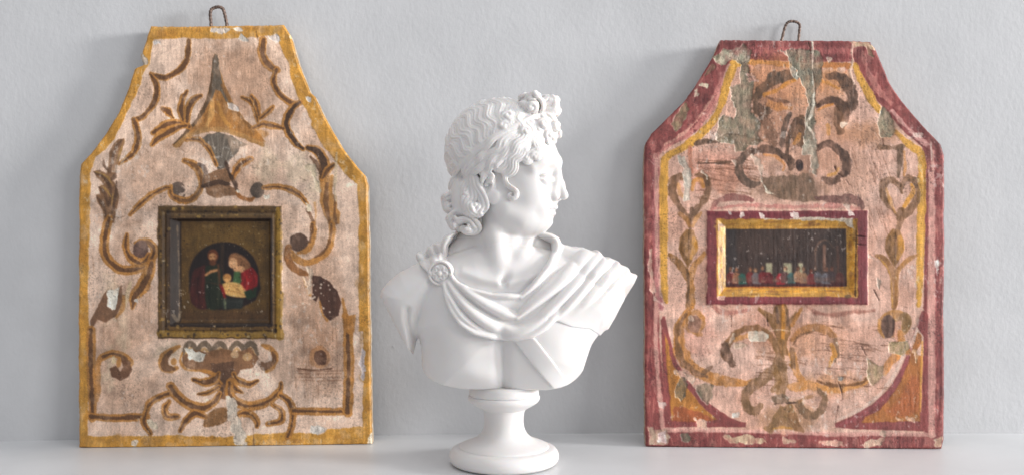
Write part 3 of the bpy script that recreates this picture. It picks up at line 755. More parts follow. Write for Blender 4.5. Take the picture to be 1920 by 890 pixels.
# ================================================================== painted wooden panels
def lin(c):
    c = np.asarray(c, np.float32)/255.; return np.where(c <= .04045, c/12.92, ((c+.055)/1.055)**2.4)
def blur3(A):
    P = np.pad(A, ((1, 1), (1, 1), (0, 0)), mode='edge'); P = (P[:-2]+2*P[1:-1]+P[2:])/4; return (P[:, :-2]+2*P[:, 1:-1]+P[:, 2:])/4
class Paint:
    """paint film of a panel: colour, thickness and gloss sampled once per photo pixel"""
    def __init__(s, x0, y0, x1, y1, base, seed):
        s.x0, s.y0 = x0-6, y0-6; s.w, s.h = x1-x0+12, y1-y0+12; s.seed = seed; s.k = 0
        s.C = np.zeros((s.h, s.w, 3), np.float32)+np.array(base, np.float32)
        s.H = np.zeros((s.h, s.w), np.float32); s.G = np.zeros((s.h, s.w), np.float32)
        s.n1 = (fbm((s.h, s.w), 12, seed+1, 5)-.5)*1.15          # edge wobble
        s.n2 = fbm((s.h, s.w), 5, seed+2, 3, (1, 2.2))   # brush break-up
        s.n3 = fbm((s.h, s.w), 60, seed+3, 5)
        s.nf = np.random.default_rng(seed+4).random((s.h, s.w)).astype(np.float32)
        s.nf = (s.nf+np.roll(s.nf, 1, 0)*.8+np.roll(s.nf, 1, 1)*.4)/2.2
        s.Y, s.X = np.mgrid[0:s.h, 0:s.w].astype(np.float32)
        s.X += s.x0; s.Y += s.y0
    def win(s, xa, ya, xb, yb):
        a = max(int(xa-s.x0), 0); b = min(int(xb-s.x0)+1, s.w); c = max(int(ya-s.y0), 0); d = min(int(yb-s.y0)+1, s.h)
        return (slice(c, d), slice(a, b)) if b > a and d > c else None
    def mix(s, sl, m, col, h=0., gloss=None):
        m = m[..., None]; s.C[sl] = s.C[sl]*(1-m)+np.asarray(col, np.float32)*m
        if h: s.H[sl] += h*m[..., 0]
        if gloss is not None: s.G[sl] = s.G[sl]*(1-m[..., 0])+gloss*m[..., 0]
    def stroke(s, pts, w, col, al=1., soft=1.2, rough=2.5, brk=.0, h=.25, n=8, gloss=None):
        P = catmull(pts, n) if len(pts) > 2 else np.asarray(pts, float)
        w = np.atleast_1d(np.asarray(w, float))/2; wp = np.interp(np.linspace(0, 1, len(P)), np.linspace(0, 1, len(w)), w)
        m = wp.max()+soft+4; sl = s.win(P[:, 0].min()-m, P[:, 1].min()-m, P[:, 0].max()+m, P[:, 1].max()+m)
        if sl is None: return
        d, _, (W,) = curve_d(P, s.X[sl], s.Y[sl], [wp])
        e = d-W+s.n1[sl]*rough*1.5+(s.nf[sl]-.5)*1.5
        a = 1-sstep(-soft, soft, e)
        if brk: a = a*sstep(brk-.12, brk+.12, s.n2[sl]*.75+s.nf[sl]*.25+.12)
        s.mix(sl, a*al, col, h, gloss)
    def poly(s, pts, col, al=1., soft=1.2, rough=2.5, brk=0., h=.2, closed_spline=False, gloss=None):
        P = np.asarray(pts, float)
        if closed_spline: P = catmull(list(pts)+[pts[0]], 6)[:-1]
        m = 8; sl = s.win(P[:, 0].min()-m, P[:, 1].min()-m, P[:, 0].max()+m, P[:, 1].max()+m)
        if sl is None: return None
        e = poly_sd(P, s.X[sl], s.Y[sl])+s.n1[sl]*rough
        a = 1-sstep(-soft, soft, e)
        if brk: a = a*sstep(brk-.12, brk+.12, s.n2[sl]*.75+s.nf[sl]*.25+.12)
        s.mix(sl, a*al, col, h, gloss); return sl, a, e
    def blob(s, c, r, col, **kw):
        a = np.linspace(0, 2*math.pi, 14, endpoint=False); r = np.broadcast_to(r, (2,))
        return s.poly(np.stack([c[0]+r[0]*np.cos(a), c[1]+r[1]*np.sin(a)], 1), col, **kw)
    def chip(s, pts, col, depth=1.0, rough=7, grain=0., rim=(222, 218, 210)):
        """a flaked-off patch: bare ground, a step down, and a pale broken rim"""
        r = s.poly(pts, col, soft=.7, rough=rough*1.7, h=-depth)
        if r is None: return
        sl, a, e = r
        s.C[sl] *= (1+(s.n2[sl]-.5)*.35*a)[..., None]
        if rim is not None:
            m = np.exp(-((e)/1.0)**2)*.5*sstep(.42, .62, s.n2[sl]); s.mix(sl, m, rim, .2)
        if grain:
            v = (np.sin(s.X[sl]*1.9+s.n1[sl]*14)*np.sin(s.Y[sl]*.9+s.n1[sl]*9)*.5+.5)*.5+s.n2[sl]*.5
            s.C[sl] *= (1-.55*grain*a*(1-v))[..., None]; s.H[sl] -= a*(1-v)*.5
    def mark(s): s.B0 = s.C.copy()
    def soften(s, rect, n=2):
        sl = s.win(*rect)
        for _ in range(n): s.C[sl] = blur3(s.C[sl])
    def finish(s, pits=.5, streak=.06, keep=None, brush=0.):
        if brush:      # streaky, semi-transparent brushwork in the ornament
            b_ = fbm((s.h, s.w), 7, s.seed+91, 4, (1, 1.8)); dif = np.abs(s.C-s.B0).sum(2)/120.
            b_ = np.clip((b_-.42)*3.2, -.35, 1)*brush; b_ = np.where(dif > .15, b_, 0); k = s.win(*keep); b_[k] = 0
            s.C = s.C*(1-b_[..., None])+s.B0*b_[..., None]
        wr = sstep(.50, .70, fbm((s.h, s.w), 17, s.seed+81, 5)*.75+s.n2*.25)*.30
        k = s.win(*keep); wr[k] *= .0
        s.C = s.C*(1-wr[..., None])+s.B0*wr[..., None]
        s.C = 150+(s.C-150)*1.10; gr = s.C.mean(2, keepdims=True); s.C = gr+(s.C-gr)*.97
        mo = fbm((s.h, s.w), 26, s.seed+61, 4); s.C *= (1-.10*sstep(.52, .72, mo))[..., None]*np.array([1, .975, .93]); s.C += (sstep(.30, .14, mo)*16)[..., None]
        sc1 = fbm((s.h, s.w), 14, s.seed+71, 4, (1, 1.4)); s.C *= (1+(sc1-.5)*.34)[..., None]      # scumbled, uneven brushwork
        di = np.sin((s.X*.9+s.Y*.5)+s.n3*90+s.n1*6)*.5+.5; s.C *= (1-.07*di*sstep(.4, .6, fbm((s.h, s.w), 40, s.seed+72, 3)))[..., None]
        st = fbm((s.h, s.w), 4, s.seed+9, 3, (1, 7)); st2 = fbm((s.h, s.w), 3, s.seed+11, 2, (6, 1))
        s.C *= (1+(st-.5)*streak*2.4+(s.n3-.5)*.16+(s.nf-.5)*.22+(st2-.5)*.05)[..., None]
        s.H += (st-.5)*.6+(s.n2-.5)*.45+(s.n3-.5)*.8
        p = fbm((s.h, s.w), 2.4, s.seed+13, 2)*.6+s.nf*.4; den = fbm((s.h, s.w), 70, s.seed+15, 3)
        m = sstep(.70, .76, p+(den-.5)*.35)*pits
        s.C *= (1-m*.45)[..., None]; s.H -= m*.3
        q = fbm((s.h, s.w), 6, s.seed+21, 4, (1, 1.5))*.8+np.roll(s.nf, 5, 1)*.2; den = fbm((s.h, s.w), 90, s.seed+23, 3)
        m = sstep(.75, .80, q+(den-.5)*.5)*.38; s.H -= m*.5
        s.C = s.C*(1-m[..., None])+np.array([222, 214, 206])*m[..., None]

def panel(name, loc_label, cat, PT, left, right, topf, botf, plane, thick, frame, heightfn, side_col, parts, pitch=1.22):
    """turn the painted film into a relief on a thick board.
    left/right: outline points (photo pixels); plane: (px,py,D) x3 on the front face"""
    root = empty(name, (0, 0, 0), loc_label, cat)
    def P3(px, py, D): return np.array([(px-960)*D/FPX, D, CAM_Z-(py-445)*D/FPX])
    a, b, c = [P3(*p) for p in plane]
    N = np.cross(b-a, c-a); N /= np.linalg.norm(N)
    if N[1] > 0: N = -N                      # towards the viewer
    L = np.array(left, float); R = np.array(right, float)
    y0_, y1_ = L[0, 1], L[-1, 1]
    nr = int((y1_-y0_)/pitch); wmax = (np.interp(np.linspace(y0_, y1_, 50), R[:, 1], R[:, 0])-np.interp(np.linspace(y0_, y1_, 50), L[:, 1], L[:, 0])).max()
    nc = int(wmax/pitch)
    v = np.linspace(0, 1, nr); yy = y0_+(y1_-y0_)*v
    jag = smooth_noise((1, nr), 4, PT.seed+31)[0]*.9+smooth_noise((1, nr), 30, PT.seed+32)[0]*1.8-1.3
    jag2 = smooth_noise((1, nr), 4, PT.seed+33)[0]*.7+smooth_noise((1, nr), 34, PT.seed+34)[0]*1.6-1.1
    xl = np.interp(yy, L[:, 1], L[:, 0])+jag; xr = np.interp(yy, R[:, 1], R[:, 0])+jag2
    u = np.linspace(0, 1, nc)
    PX = xl[:, None]*(1-u)+xr[:, None]*u
    VV = v[:, None]+0*PX; tf = np.interp(PX, *np.array(topf, float).T); bf = np.interp(PX, *np.array(botf, float).T)
    bf = bf+(smooth_noise((1, nc), 6, PT.seed+35)[0]*1.4-.7)[None, :]; tf = tf+(smooth_noise((1, nc), 6, PT.seed+36)[0]*1.2-.6)[None, :]
    PY = tf*(1-VV)+bf*VV
    # sample the film
    sx = np.clip(PX-PT.x0, 0, PT.w-1.01); sy_ = np.clip(PY-PT.y0, 0, PT.h-1.01); ix = sx.astype(int); iy = sy_.astype(int); fx = sx-ix; fy = sy_-iy
    def samp(A):
        e = (lambda q: q[..., None]) if A.ndim == 3 else (lambda q: q)
        return (A[iy, ix]*e(1-fx)+A[iy, ix+1]*e(fx))*e(1-fy)+(A[iy+1, ix]*e(1-fx)+A[iy+1, ix+1]*e(fx))*e(fy)
    col = samp(PT.C); hh = samp(PT.H)+heightfn(PX, PY); gl = samp(PT.G)
    ed = np.minimum(np.minimum(PX-xl[:, None], xr[:, None]-PX), np.minimum(PY-tf, bf-PY))
    hh = hh-3.2*(1-sstep(0, 4.5, ed))**1.5
    rays = np.stack([(PX-960)/FPX, np.ones_like(PX), -(PY-445)/FPX], -1); cam_o = np.array([0, 0, CAM_Z])
    tt = ((a-cam_o)@N)/(rays@N); Pt = cam_o+rays*tt[..., None]
    W = Pt+N*(hh*S_WALL)[..., None]
    W[..., 2] = np.maximum(W[..., 2], .0004)
    ids = np.arange(nr*nc).reshape(nr, nc)
    Q = np.stack([ids[:-1, :-1], ids[1:, :-1], ids[1:, 1:], ids[:-1, 1:]], -1)
    mx = (PX[:-1, :-1]+PX[1:, 1:])/2; my = (PY[:-1, :-1]+PY[1:, 1:])/2
    (ox0, oy0, ox1, oy1), (ix0, iy0, ix1, iy1) = frame
    outer = (mx > ox0) & (mx < ox1) & (my > oy0) & (my < oy1); inner = (mx > ix0) & (mx < ix1) & (my > iy0) & (my < iy1)
    Vf = W.reshape(-1, 3); Cf = lin(np.clip(col*1.06, 0, 255).reshape(-1, 3)); Gf = gl.ravel()
    def emit(nm, mask, extraV=None, extraC=None, extraQ=None):
        q = Q[mask]; used = np.unique(q); remap = np.full(len(Vf), -1, np.int64); remap[used] = np.arange(len(used))
        V_ = Vf[used]; C_ = Cf[used]; G_ = Gf[used]; q = remap[q]
        if extraV is not None:
            eq = np.where(extraQ >= len(Vf), extraQ-len(Vf)+len(used), remap[np.minimum(extraQ, len(Vf)-1)])
            V_ = np.vstack([V_, extraV]); C_ = np.vstack([C_, extraC]); G_ = np.r_[G_, np.zeros(len(extraV))]; q = np.vstack([q, eq])
        o = mesh_np(nm, V_, q, M_PAINT, root, origin=np.array(root.location))
        ca = o.data.color_attributes.new('paint', 'FLOAT_COLOR', 'POINT'); ca.data.foreach_set('color', np.c_[C_, np.ones(len(C_))].astype(np.float32).ravel())
        ga = o.data.attributes.new('gloss', 'FLOAT', 'POINT'); ga.data.foreach_set('value', G_.astype(np.float32))
        return o
    # edges of the board
    loop = np.r_[ids[0, :], ids[1:, -1], ids[-1, -2::-1], ids[-2:0:-1, 0]]; nl = len(loop)
    rings = [2, 6, 14, thick-2, thick]; EV = []; EC = []; EQ = []
    ctr = Pt.reshape(-1, 3)[loop]; cen = ctr.mean(0)
    rn = smooth_noise((len(rings), nl), 26, PT.seed+41)*.8+smooth_noise((len(rings), nl), 5, PT.seed+42)*.2
    prev = loop
    for k, d in enumerate(rings):
        inset = (-.6 if 0 < k < 4 else 1.2)*S_WALL
        dirc = ctr-cen; dirc /= np.linalg.norm(dirc, axis=1)[:, None]
        e = ctr-N*((d+1.6)*S_WALL)-dirc*(inset+rn[k][:, None]*.0006); e[:, 2] = np.maximum(e[:, 2], .0004)
        base = len(Vf)+sum(len(x) for x in EV); cur = base+np.arange(nl)
        EV.append(e)
        t_ = smooth_noise((1, nl), 6, PT.seed+50+k)[0][:, None]; cc_ = lin(np.array(side_col[0])*(1-t_)+np.array(side_col[1])*t_)
        if k == 0: cc_ = cc_*.6+Cf[loop]*.4
        EC.append(cc_)
        EQ.append(np.stack([prev, np.roll(prev, -1), np.roll(cur, -1), cur], 1)[:, ::-1]); prev = cur
    o_ = len(Vf)+sum(len(x) for x in EV[:-1]); cidx = len(Vf)+sum(len(x) for x in EV)
    EV.append((cen-N*thick*S_WALL)[None]); EC.append(lin([[150, 130, 110]]))
    last = o_+np.arange(nl)
    EQ.append(np.stack([last, np.full(nl, cidx), np.full(nl, cidx), np.roll(last, -1)], 1))
    EQ_ = np.vstack(EQ[:-1]); 
    board = emit('board', ~outer, np.vstack(EV[:-1]), np.vstack(EC[:-1]), EQ_)
    # the plain back of the board
    bv = EV[-2]; bm = np.vstack([bv, (cen-N*thick*S_WALL)[None]])
    mesh_np('back', bm, np.stack([np.arange(nl), np.full(nl, nl), np.roll(np.arange(nl), -1)], 1)[:, ::-1], M_RAW, board, smooth=False)
    emit('frame', outer & ~inner); emit('picture', inner)
    return root, N, P3, a
def mk_paint():
    m, nt, b = mat_new('old_paint')
    at = nd(nt, 'ShaderNodeAttribute', attribute_name='paint'); ag = nd(nt, 'ShaderNodeAttribute', attribute_name='gloss')
    tc = nd(nt, 'ShaderNodeTexCoord')
    n1 = nd(nt, 'ShaderNodeTexNoise'); n1.inputs['Scale'].default_value = 1400; n1.inputs['Detail'].default_value = 3
    nt.links.new(tc.outputs['Object'], n1.inputs['Vector'])
    mr = nd(nt, 'ShaderNodeMapRange'); mr.inputs['From Min'].default_value = .3; mr.inputs['From Max'].default_value = .7; mr.inputs['To Min'].default_value = .84; mr.inputs['To Max'].default_value = 1.12
    nt.links.new(n1.outputs['Fac'], mr.inputs['Value'])
    vm = nd(nt, 'ShaderNodeVectorMath', operation='SCALE'); nt.links.new(at.outputs['Color'], vm.inputs[0]); nt.links.new(mr.outputs['Result'], vm.inputs['Scale'])
    nt.links.new(vm.outputs['Vector'], b.inputs['Base Color'])
    bp = nd(nt, 'ShaderNodeBump'); bp.inputs['Strength'].default_value = .35; bp.inputs['Distance'].default_value = .0004
    nt.links.new(n1.outputs['Fac'], bp.inputs['Height']); nt.links.new(bp.outputs['Normal'], b.inputs['Normal'])
    mr2 = nd(nt, 'ShaderNodeMapRange'); mr2.inputs['To Min'].default_value = .62; mr2.inputs['To Max'].default_value = .34
    nt.links.new(ag.outputs['Fac'], mr2.inputs['Value']); nt.links.new(mr2.outputs['Result'], b.inputs['Roughness'])
    return m
M_PAINT = mk_paint()
M_RAW, _nt, _b = mat_new('raw_wood'); _b.inputs['Base Color'].default_value = (.22, .15, .09, 1); _b.inputs['Roughness'].default_value = .8
_n = nd(_nt, 'ShaderNodeTexWave'); _n.inputs['Scale'].default_value = 30; _n.inputs['Distortion'].default_value = 6
_bp = nd(_nt, 'ShaderNodeBump'); _bp.inputs['Strength'].default_value = .3; _nt.links.new(_n.outputs['Fac'], _bp.inputs['Height']); _nt.links.new(_bp.outputs['Normal'], _b.inputs['Normal'])

def T(i):
    o = {1: (140, 30, 4.45), 2: (420, 30, 4.45), 3: (140, 220, 4.45), 4: (420, 220, 4.45), 5: (140, 420, 4.45), 6: (420, 420, 4.45), 7: (140, 620, 3.868), 8: (420, 620, 3.868),
         11: (1205, 65, 4.3), 12: (1485, 65, 4.3), 13: (1205, 262, 4.3), 14: (1485, 262, 4.3), 15: (1205, 459, 4.3), 16: (1485, 459, 4.3), 17: (1205, 640, 4.3), 18: (1485, 640, 4.3),
         20: (280, 370, 3.178), 30: (1320, 380, 4.239)}[i]
    return lambda *pts: [(o[0]+x/o[2], o[1]+y/o[2]) for x, y in pts]
PINK, PINK2, BRN, DBR, OCH, GOLD, GREY, WHT = (223, 199, 186), (227, 209, 199), (100, 72, 52), (72, 55, 46), (176, 126, 68), (196, 148, 72), (98, 92, 86), (220, 220, 216)
def wire_hook(px_pts, D, r, mat, root, dy=0.0):
    P = catmull([(p[0], p[1]) for p in px_pts], 8); W = [np.array([(x-960)*D/FPX, D+dy, CAM_Z-(y-445)*D/FPX]) for x, y in P]; W = np.array(W)
    n = 10; V = []; T_ = np.gradient(W, axis=0); T_ /= np.linalg.norm(T_, axis=1)[:, None]
    rr = r*(1+.12*np.sin(np.arange(len(W))*1.3)+.08*np.sin(np.arange(len(W))*3.1))
    for i in range(len(W)):
        S = np.cross(T_[i], [0, 1., 0]); S /= np.linalg.norm(S); U = np.cross(S, T_[i])
        for k in range(n):
            a = k*math.tau/n; V.append(W[i]+(S*math.cos(a)+U*math.sin(a))*rr[i])
    Q = [(i*n+k, i*n+(k+1) % n, (i+1)*n+(k+1) % n, (i+1)*n+k) for i in range(len(W)-1) for k in range(n)]
    return mesh_np('hanging_loop', V, Q, mat, root)
M_WIRE, _nt, _b = mat_new('rusty_wire'); _b.inputs['Roughness'].default_value = .55; _b.inputs['Metallic'].default_value = .35
_tc = nd(_nt, 'ShaderNodeTexCoord'); _n = nd(_nt, 'ShaderNodeTexNoise'); _n.inputs['Scale'].default_value = 420; _n.inputs['Detail'].default_value = 3
_nt.links.new(_tc.outputs['Object'], _n.inputs['Vector']); _cr = nd(_nt, 'ShaderNodeValToRGB')
_cr.color_ramp.elements[0].position = .35; _cr.color_ramp.elements[0].color = (.045, .03, .025, 1); _cr.color_ramp.elements[1].position = .66; _cr.color_ramp.elements[1].color = (.30, .21, .17, 1)
_nt.links.new(_n.outputs['Fac'], _cr.inputs['Fac']); _nt.links.new(_cr.outputs['Color'], _b.inputs['Base Color'])
# ------------------------------------------------------------------ the gold-edged panel on the left
A = Paint(140, 40, 706, 846, PINK, 100)
t1, t2, t3, t4, t5, t6, t7, t8, t20 = T(1), T(2), T(3), T(4), T(5), T(6), T(7), T(8), T(20)
full = (slice(0, A.h), slice(0, A.w))
A.mix(full, sstep(.46, .66, A.n3)*.5, PINK2); A.mix(full, sstep(.50, .68, fbm((A.h, A.w), 80, 5, 4))*.4, (180, 150, 132))
# brown glazes rubbed into the ground
for c, r, al in [((440, 150), (80, 70), .55), ((420, 250), (110, 40), .35), ((300, 330), (70, 60), .4), ((590, 560), (50, 110), .5), ((240, 600), (60, 70), .45), ((230, 700), (60, 60), .25),
                 ((600, 420), (40, 60), .3), ((480, 330), (60, 40), .35), ((250, 480), (50, 60), .25), ((610, 680), (50, 60), .5), ((240, 440), (20, 60), .3)]:
    A.blob(c, r, (160, 122, 98), al=al*.75, soft=26, rough=40, h=0)
for c, r in [((560, 315), (26, 30)), ((590, 340), (12, 40)), ((205, 560), (14, 50)), ((320, 660), (34, 20)), ((232, 610), (10, 60)), ((205, 690), (12, 40)), ((500, 315), (20, 40))]:
    A.blob(c, r, (205, 192, 172), al=.5, soft=10, rough=26, brk=.45, h=0)
A.mark()
# the gold border (front face only), a ribbon of even width inside the outline
LOUT = [(283, 49), (270, 84), (262, 105), (268, 122), (252, 128), (239, 167), (221, 212), (196, 253), (172, 285), (150, 308), (147.5, 330), (147, 445), (146.5, 620), (147.5, 840)]
ROUT = [(531, 49), (545, 70), (560, 122), (575, 160), (582, 177), (591, 185), (603, 210), (620, 243), (645, 285), (668, 315), (685, 334), (690, 350), (692, 445), (694, 620), (698, 833)]
LIN_ = [t1((660, 200), (640, 290), (625, 400), (590, 440), (545, 590), (480, 720), (400, 890))[i] for i in range(7)] + t3((330, 180), (245, 280), (175, 330), (130, 470), (128, 890)) + t5((125, 0), (110, 500), (120, 890)) + t7((105, 0), (95, 700), (92, 765))
RIN_ = t2((440, 160), (490, 300), (540, 400), (560, 520), (620, 690), (690, 780), (730, 890)) + t4((730, 70), (830, 240), (930, 370), (1010, 470), (1110, 560), (1130, 890)) + t6((1125, 0), (1125, 890)) + t8((1010, 0), (1005, 690))
top_in = [(665/4.45+140, 74), (340, 72), (400, 73), (460, 72), (519, 66)]
bot_in = [(163, 817), (330, 816), (420, 818), (455, 815), (540, 809), (600, 812), (620, 803), (680, 799)]
A.poly([(140, 40), (540, 40)]+[(545, 66)]+top_in[::-1]+[(140, 74)], GOLD, rough=5, gloss=.6, h=.3)
A.poly([(130, 40), (290, 40)]+LIN_+[(163, 850), (130, 850)], GOLD, rough=4, gloss=.6, h=.3)
A.poly([(519, 40)]+RIN_+[(680, 850), (715, 850), (715, 40)], GOLD, rough=4, gloss=.6, h=.3)
A.poly([(140, 850)]+bot_in+[(706, 800), (706, 850)], GOLD, rough=6, gloss=.6, h=.3)
A.poly([(140, 850)]+bot_in+[(706, 800), (706, 850)], (205, 160, 82), al=.35, rough=6, brk=.55, h=.2)
for j in range(60):
    e = j % 4; p = [(150+rng.random()*12, 330+rng.random()*500), (675+rng.random()*16, 345+rng.random()*470), (160+rng.random()*520, 818+rng.random()*18), (290+rng.random()*240, 50+rng.random()*20)][e]
    A.blob(p, (3+rng.random()*7, 5+rng.random()*16) if e < 2 else (6+rng.random()*16, 3+rng.random()*5), [(168, 120, 58), (208, 168, 98), (176, 136, 84)][j % 3], al=.4, soft=3, rough=10, brk=.3, h=0)
def duo(pts, w, side=0, al=.95, c1=OCH, c2=BRN, brk=.12, k=.55, off=.2):
    P = np.array(catmull(pts, 6) if len(pts) > 2 else pts, float); w = np.atleast_1d(np.array(w, float))
    A_.stroke(P, w*1.45, c1, al=al*.95, soft=.9, brk=brk*.35, rough=2.6)
    T_ = np.gradient(P, axis=0); T_ /= np.linalg.norm(T_, axis=1)[:, None]+1e-9; Nn = np.stack([-T_[:, 1], T_[:, 0]], 1)
    wi = np.interp(np.linspace(0, 1, len(P)), np.linspace(0, 1, len(w)), w)
    A_.stroke(P+Nn*(side*off*wi)[:, None], w*k*1.25, c2, al=al*.95, soft=1.0, brk=brk+.02, rough=3)
A_ = A
# scalloped line, left
duo(t1((950, 205), (945, 320), (920, 400), (850, 470), (760, 515), (690, 505), (635, 485)), [7, 8, 8, 9, 8, 6], 0, k=.8)
duo(t1((640, 490), (680, 560), (690, 640), (670, 720), (610, 800), (560, 850), (495, 870)), [6, 8, 9, 8, 8, 6], .6, k=.7)
duo([t1((495, 865))[0]]+t3((510, 60), (530, 150), (520, 230), (490, 300), (430, 350), (370, 390)), [7, 9, 10, 9, 8, 5], -.3, k=.5)
# scalloped line, right
duo(t2((325, 200), (315, 300), (340, 370), (390, 430), (440, 455)), [11, 11, 11, 10], -.5, k=.6)
duo(t2((435, 455), (415, 540), (440, 620), (510, 700), (590, 735), (635, 722)), [8, 9, 9, 9, 7], -.4, k=.6)
duo(t2((630, 722), (570, 770), (530, 840))+t4((515, 60), (555, 160), (620, 235), (660, 265)), [7, 11, 11, 11, 9, 6], -.5, k=.6, c2=DBR)
duo(t4((700, 250), (770, 280), (820, 340), (840, 420), (815, 510)), [8, 13, 14, 14, 8], .3, c2=DBR, k=.75)
A.stroke(t4((720, 330), (770, 380), (800, 440), (815, 510)), [5, 9, 9, 4], BRN, al=.8, brk=.2)
duo(t4((920, 395), (870, 440), (820, 520)), [6, 10, 6], 0, k=.5)
A.poly(t4((800, 520), (900, 480), (905, 640), (940, 660), (945, 760), (975, 800), (960, 890), (880, 890), (840, 830), (800, 700)), OCH, al=.85, brk=.25)
A.stroke(t4((860, 560), (850, 700), (880, 880)), [6, 10, 6], BRN, al=.7, brk=.3); A.stroke(t4((930, 660), (925, 800), (935, 890)), [4, 6, 5], BRN, al=.6, brk=.35)
A.stroke(t4((905, 490), (890, 600), (905, 700)), [5, 8, 4], (190, 140, 80), al=.7, brk=.3)
A.stroke(t4((940, 300), (935, 420), (925, 600), (935, 700)), [4, 6, 4, 3], (212, 195, 170), al=.8, brk=.3)
A.stroke(t6((900, 0), (905, 60), (890, 160), (850, 240), (780, 290), (690, 320), (610, 290), (560, 240)), [12, 12, 12, 12, 12, 12, 14, 12], OCH, al=.9, brk=.12)
A.stroke(t6((895, 0), (895, 80), (870, 170), (820, 240), (760, 275)), [4, 5, 4], BRN, al=.7, brk=.3)
# central flame and fan
A.poly(t1((1165, 320), (1190, 330), (1215, 470), (1245, 640), (1246, 890), (1030, 890), (1100, 750), (1140, 600)), (150, 112, 72), al=.95, brk=.1)
A.poly([(403, 101), (409, 104), (412, 130), (421, 160), (436, 190), (455, 220), (480, 243), (498, 266), (488, 274), (462, 262), (430, 246), (400, 240), (372, 246), (350, 262), (336, 276), (323, 272), (342, 258), (366, 228), (384, 195), (396, 150), (399, 115)], (160, 115, 66), al=.95, rough=3, brk=.1)
A.poly([(403, 101), (409, 104), (412, 130), (418, 165), (430, 192), (424, 192), (414, 172), (404, 168), (398, 185), (386, 200), (396, 150), (399, 115)], GREY, al=.9, brk=.12)
A.stroke([(398, 140), (392, 180), (375, 218), (350, 248), (328, 270)], [4, 6, 7, 7, 4], (100, 80, 62), al=.9, brk=.15)
A.stroke([(416, 160), (432, 192), (456, 224), (478, 246)], [4, 6, 6, 4], (130, 95, 58), al=.85, brk=.2)
A.stroke([(398, 190), (396, 215), (388, 236)], [7, 11, 6], (205, 165, 110), al=.6, brk=.35)
A.stroke([(408, 190), (418, 220), (432, 238)], [6, 9, 6], (200, 150, 80), al=.6, brk=.3)
A.stroke([(330, 274), (352, 256), (380, 245), (410, 243), (440, 250), (470, 262), (492, 272)], [7, 9, 9, 9, 9, 7], (168, 130, 84), al=.9, brk=.15)
A.poly([(374, 262), (392, 251), (412, 249), (436, 255), (452, 268), (448, 284), (432, 300), (420, 316), (408, 320), (404, 300), (394, 284), (380, 272)], GREY, al=.92, rough=3, brk=.1)
A.poly([(424, 252), (446, 262), (466, 272), (440, 280), (436, 296)], (140, 125, 112), al=.7)
for q in ([(408, 252), (410, 290)], [(396, 256), (404, 288)], [(422, 256), (416, 292)], [(436, 264), (424, 298)]): A.stroke(q, [1.5, 2], (150, 144, 136), al=.6, rough=1)
duo([(350, 262), (372, 262), (388, 276), (398, 292), (406, 310)], [6, 8, 7, 5], 0, k=.4)
# acanthus strokes at the flame's foot
duo(t3((660, 130), (740, 80), (820, 55), (920, 60), (960, 85)), [7, 13, 12, 10, 6], -.3, k=.5)
duo(t3((645, 230), (700, 170), (780, 125), (860, 85), (930, 70)), [7, 11, 12, 10, 6], .3, k=.5)
duo(t1((935, 630), (900, 700), (885, 780), (905, 880)), [5, 9, 10, 7], -.3, k=.5)
duo(t1((1055, 665), (990, 700), (950, 780), (935, 880)), [5, 11, 12, 8], -.2, k=.6)
duo(t1((735, 775), (780, 800), (825, 850)), [5, 11, 4], -.3, k=.6)
duo(t2((150, 680), (230, 720), (270, 800), (280, 880)), [5, 8, 10, 6], 0, k=.5); duo(t2((410, 760), (370, 800), (300, 860)), [6, 8, 5], 0, k=.4)
duo(t2((230, 670), (270, 740), (290, 830)), [5, 9, 6], 0, k=.4)
duo(t4((250, 90), (320, 60), (400, 70), (500, 95)), [6, 10, 10, 4], 0, k=.4); A.blob((485, 252), (18, 9), OCH, al=.6, soft=3, rough=6, brk=.25)
# volutes over the niche
A.blob((334, 358), (16, 17), (96, 84, 78), rough=4, al=.95); A.stroke([(343, 350), (349, 356), (345, 363), (338, 365)], 5, PINK, al=.8)
duo([(320, 350), (322, 366), (338, 376), (358, 374), (372, 362), (378, 345), (374, 322), (362, 308), (346, 302)], [6, 8, 9, 9, 8, 9, 10, 11, 7], 0, c2=(120, 88, 60), k=.5)
A.stroke([(373, 308), (384, 318), (386, 334), (382, 350)], [7, 9, 10, 8], (105, 90, 84), al=.9, brk=.15)
duo([(244, 402), (262, 384), (284, 366), (308, 353), (320, 352)], [6, 9, 9, 7, 5], 0, k=.4)
A.poly([(384, 330), (404, 318), (428, 316), (438, 330), (430, 346), (446, 354), (444, 366), (400, 372), (384, 362)], (124, 92, 66), al=.85, rough=7, brk=.22)
A.stroke([(380, 350), (410, 342), (430, 346)], [6, 10, 6], DBR, al=.8, brk=.3)
duo([(470, 298), (455, 305), (440, 322), (436, 336)], [8, 11, 9, 6], 0, k=.4, c1=(186, 128, 66))
A.stroke([(424, 305), (430, 325), (440, 345), (445, 358)], [6, 7, 8, 6], DBR, al=.85, brk=.2)
A.stroke([(444, 360), (452, 370), (470, 374), (482, 366)], [6, 8, 8, 5], (150, 100, 55), al=.9, brk=.15)
A.blob((483, 357), (14, 16), (92, 82, 76), rough=5, al=.95)
duo([(495, 352), (520, 350), (545, 356), (562, 366), (576, 382)], [7, 9, 9, 8, 6], .3, k=.4)
A.stroke([(576, 392), (584, 408), (590, 420)], [5, 8, 6], BRN, al=.8, brk=.3); A.stroke([(590, 380), (592, 400), (590, 420)], [3, 5, 3], OCH, al=.5, brk=.3)
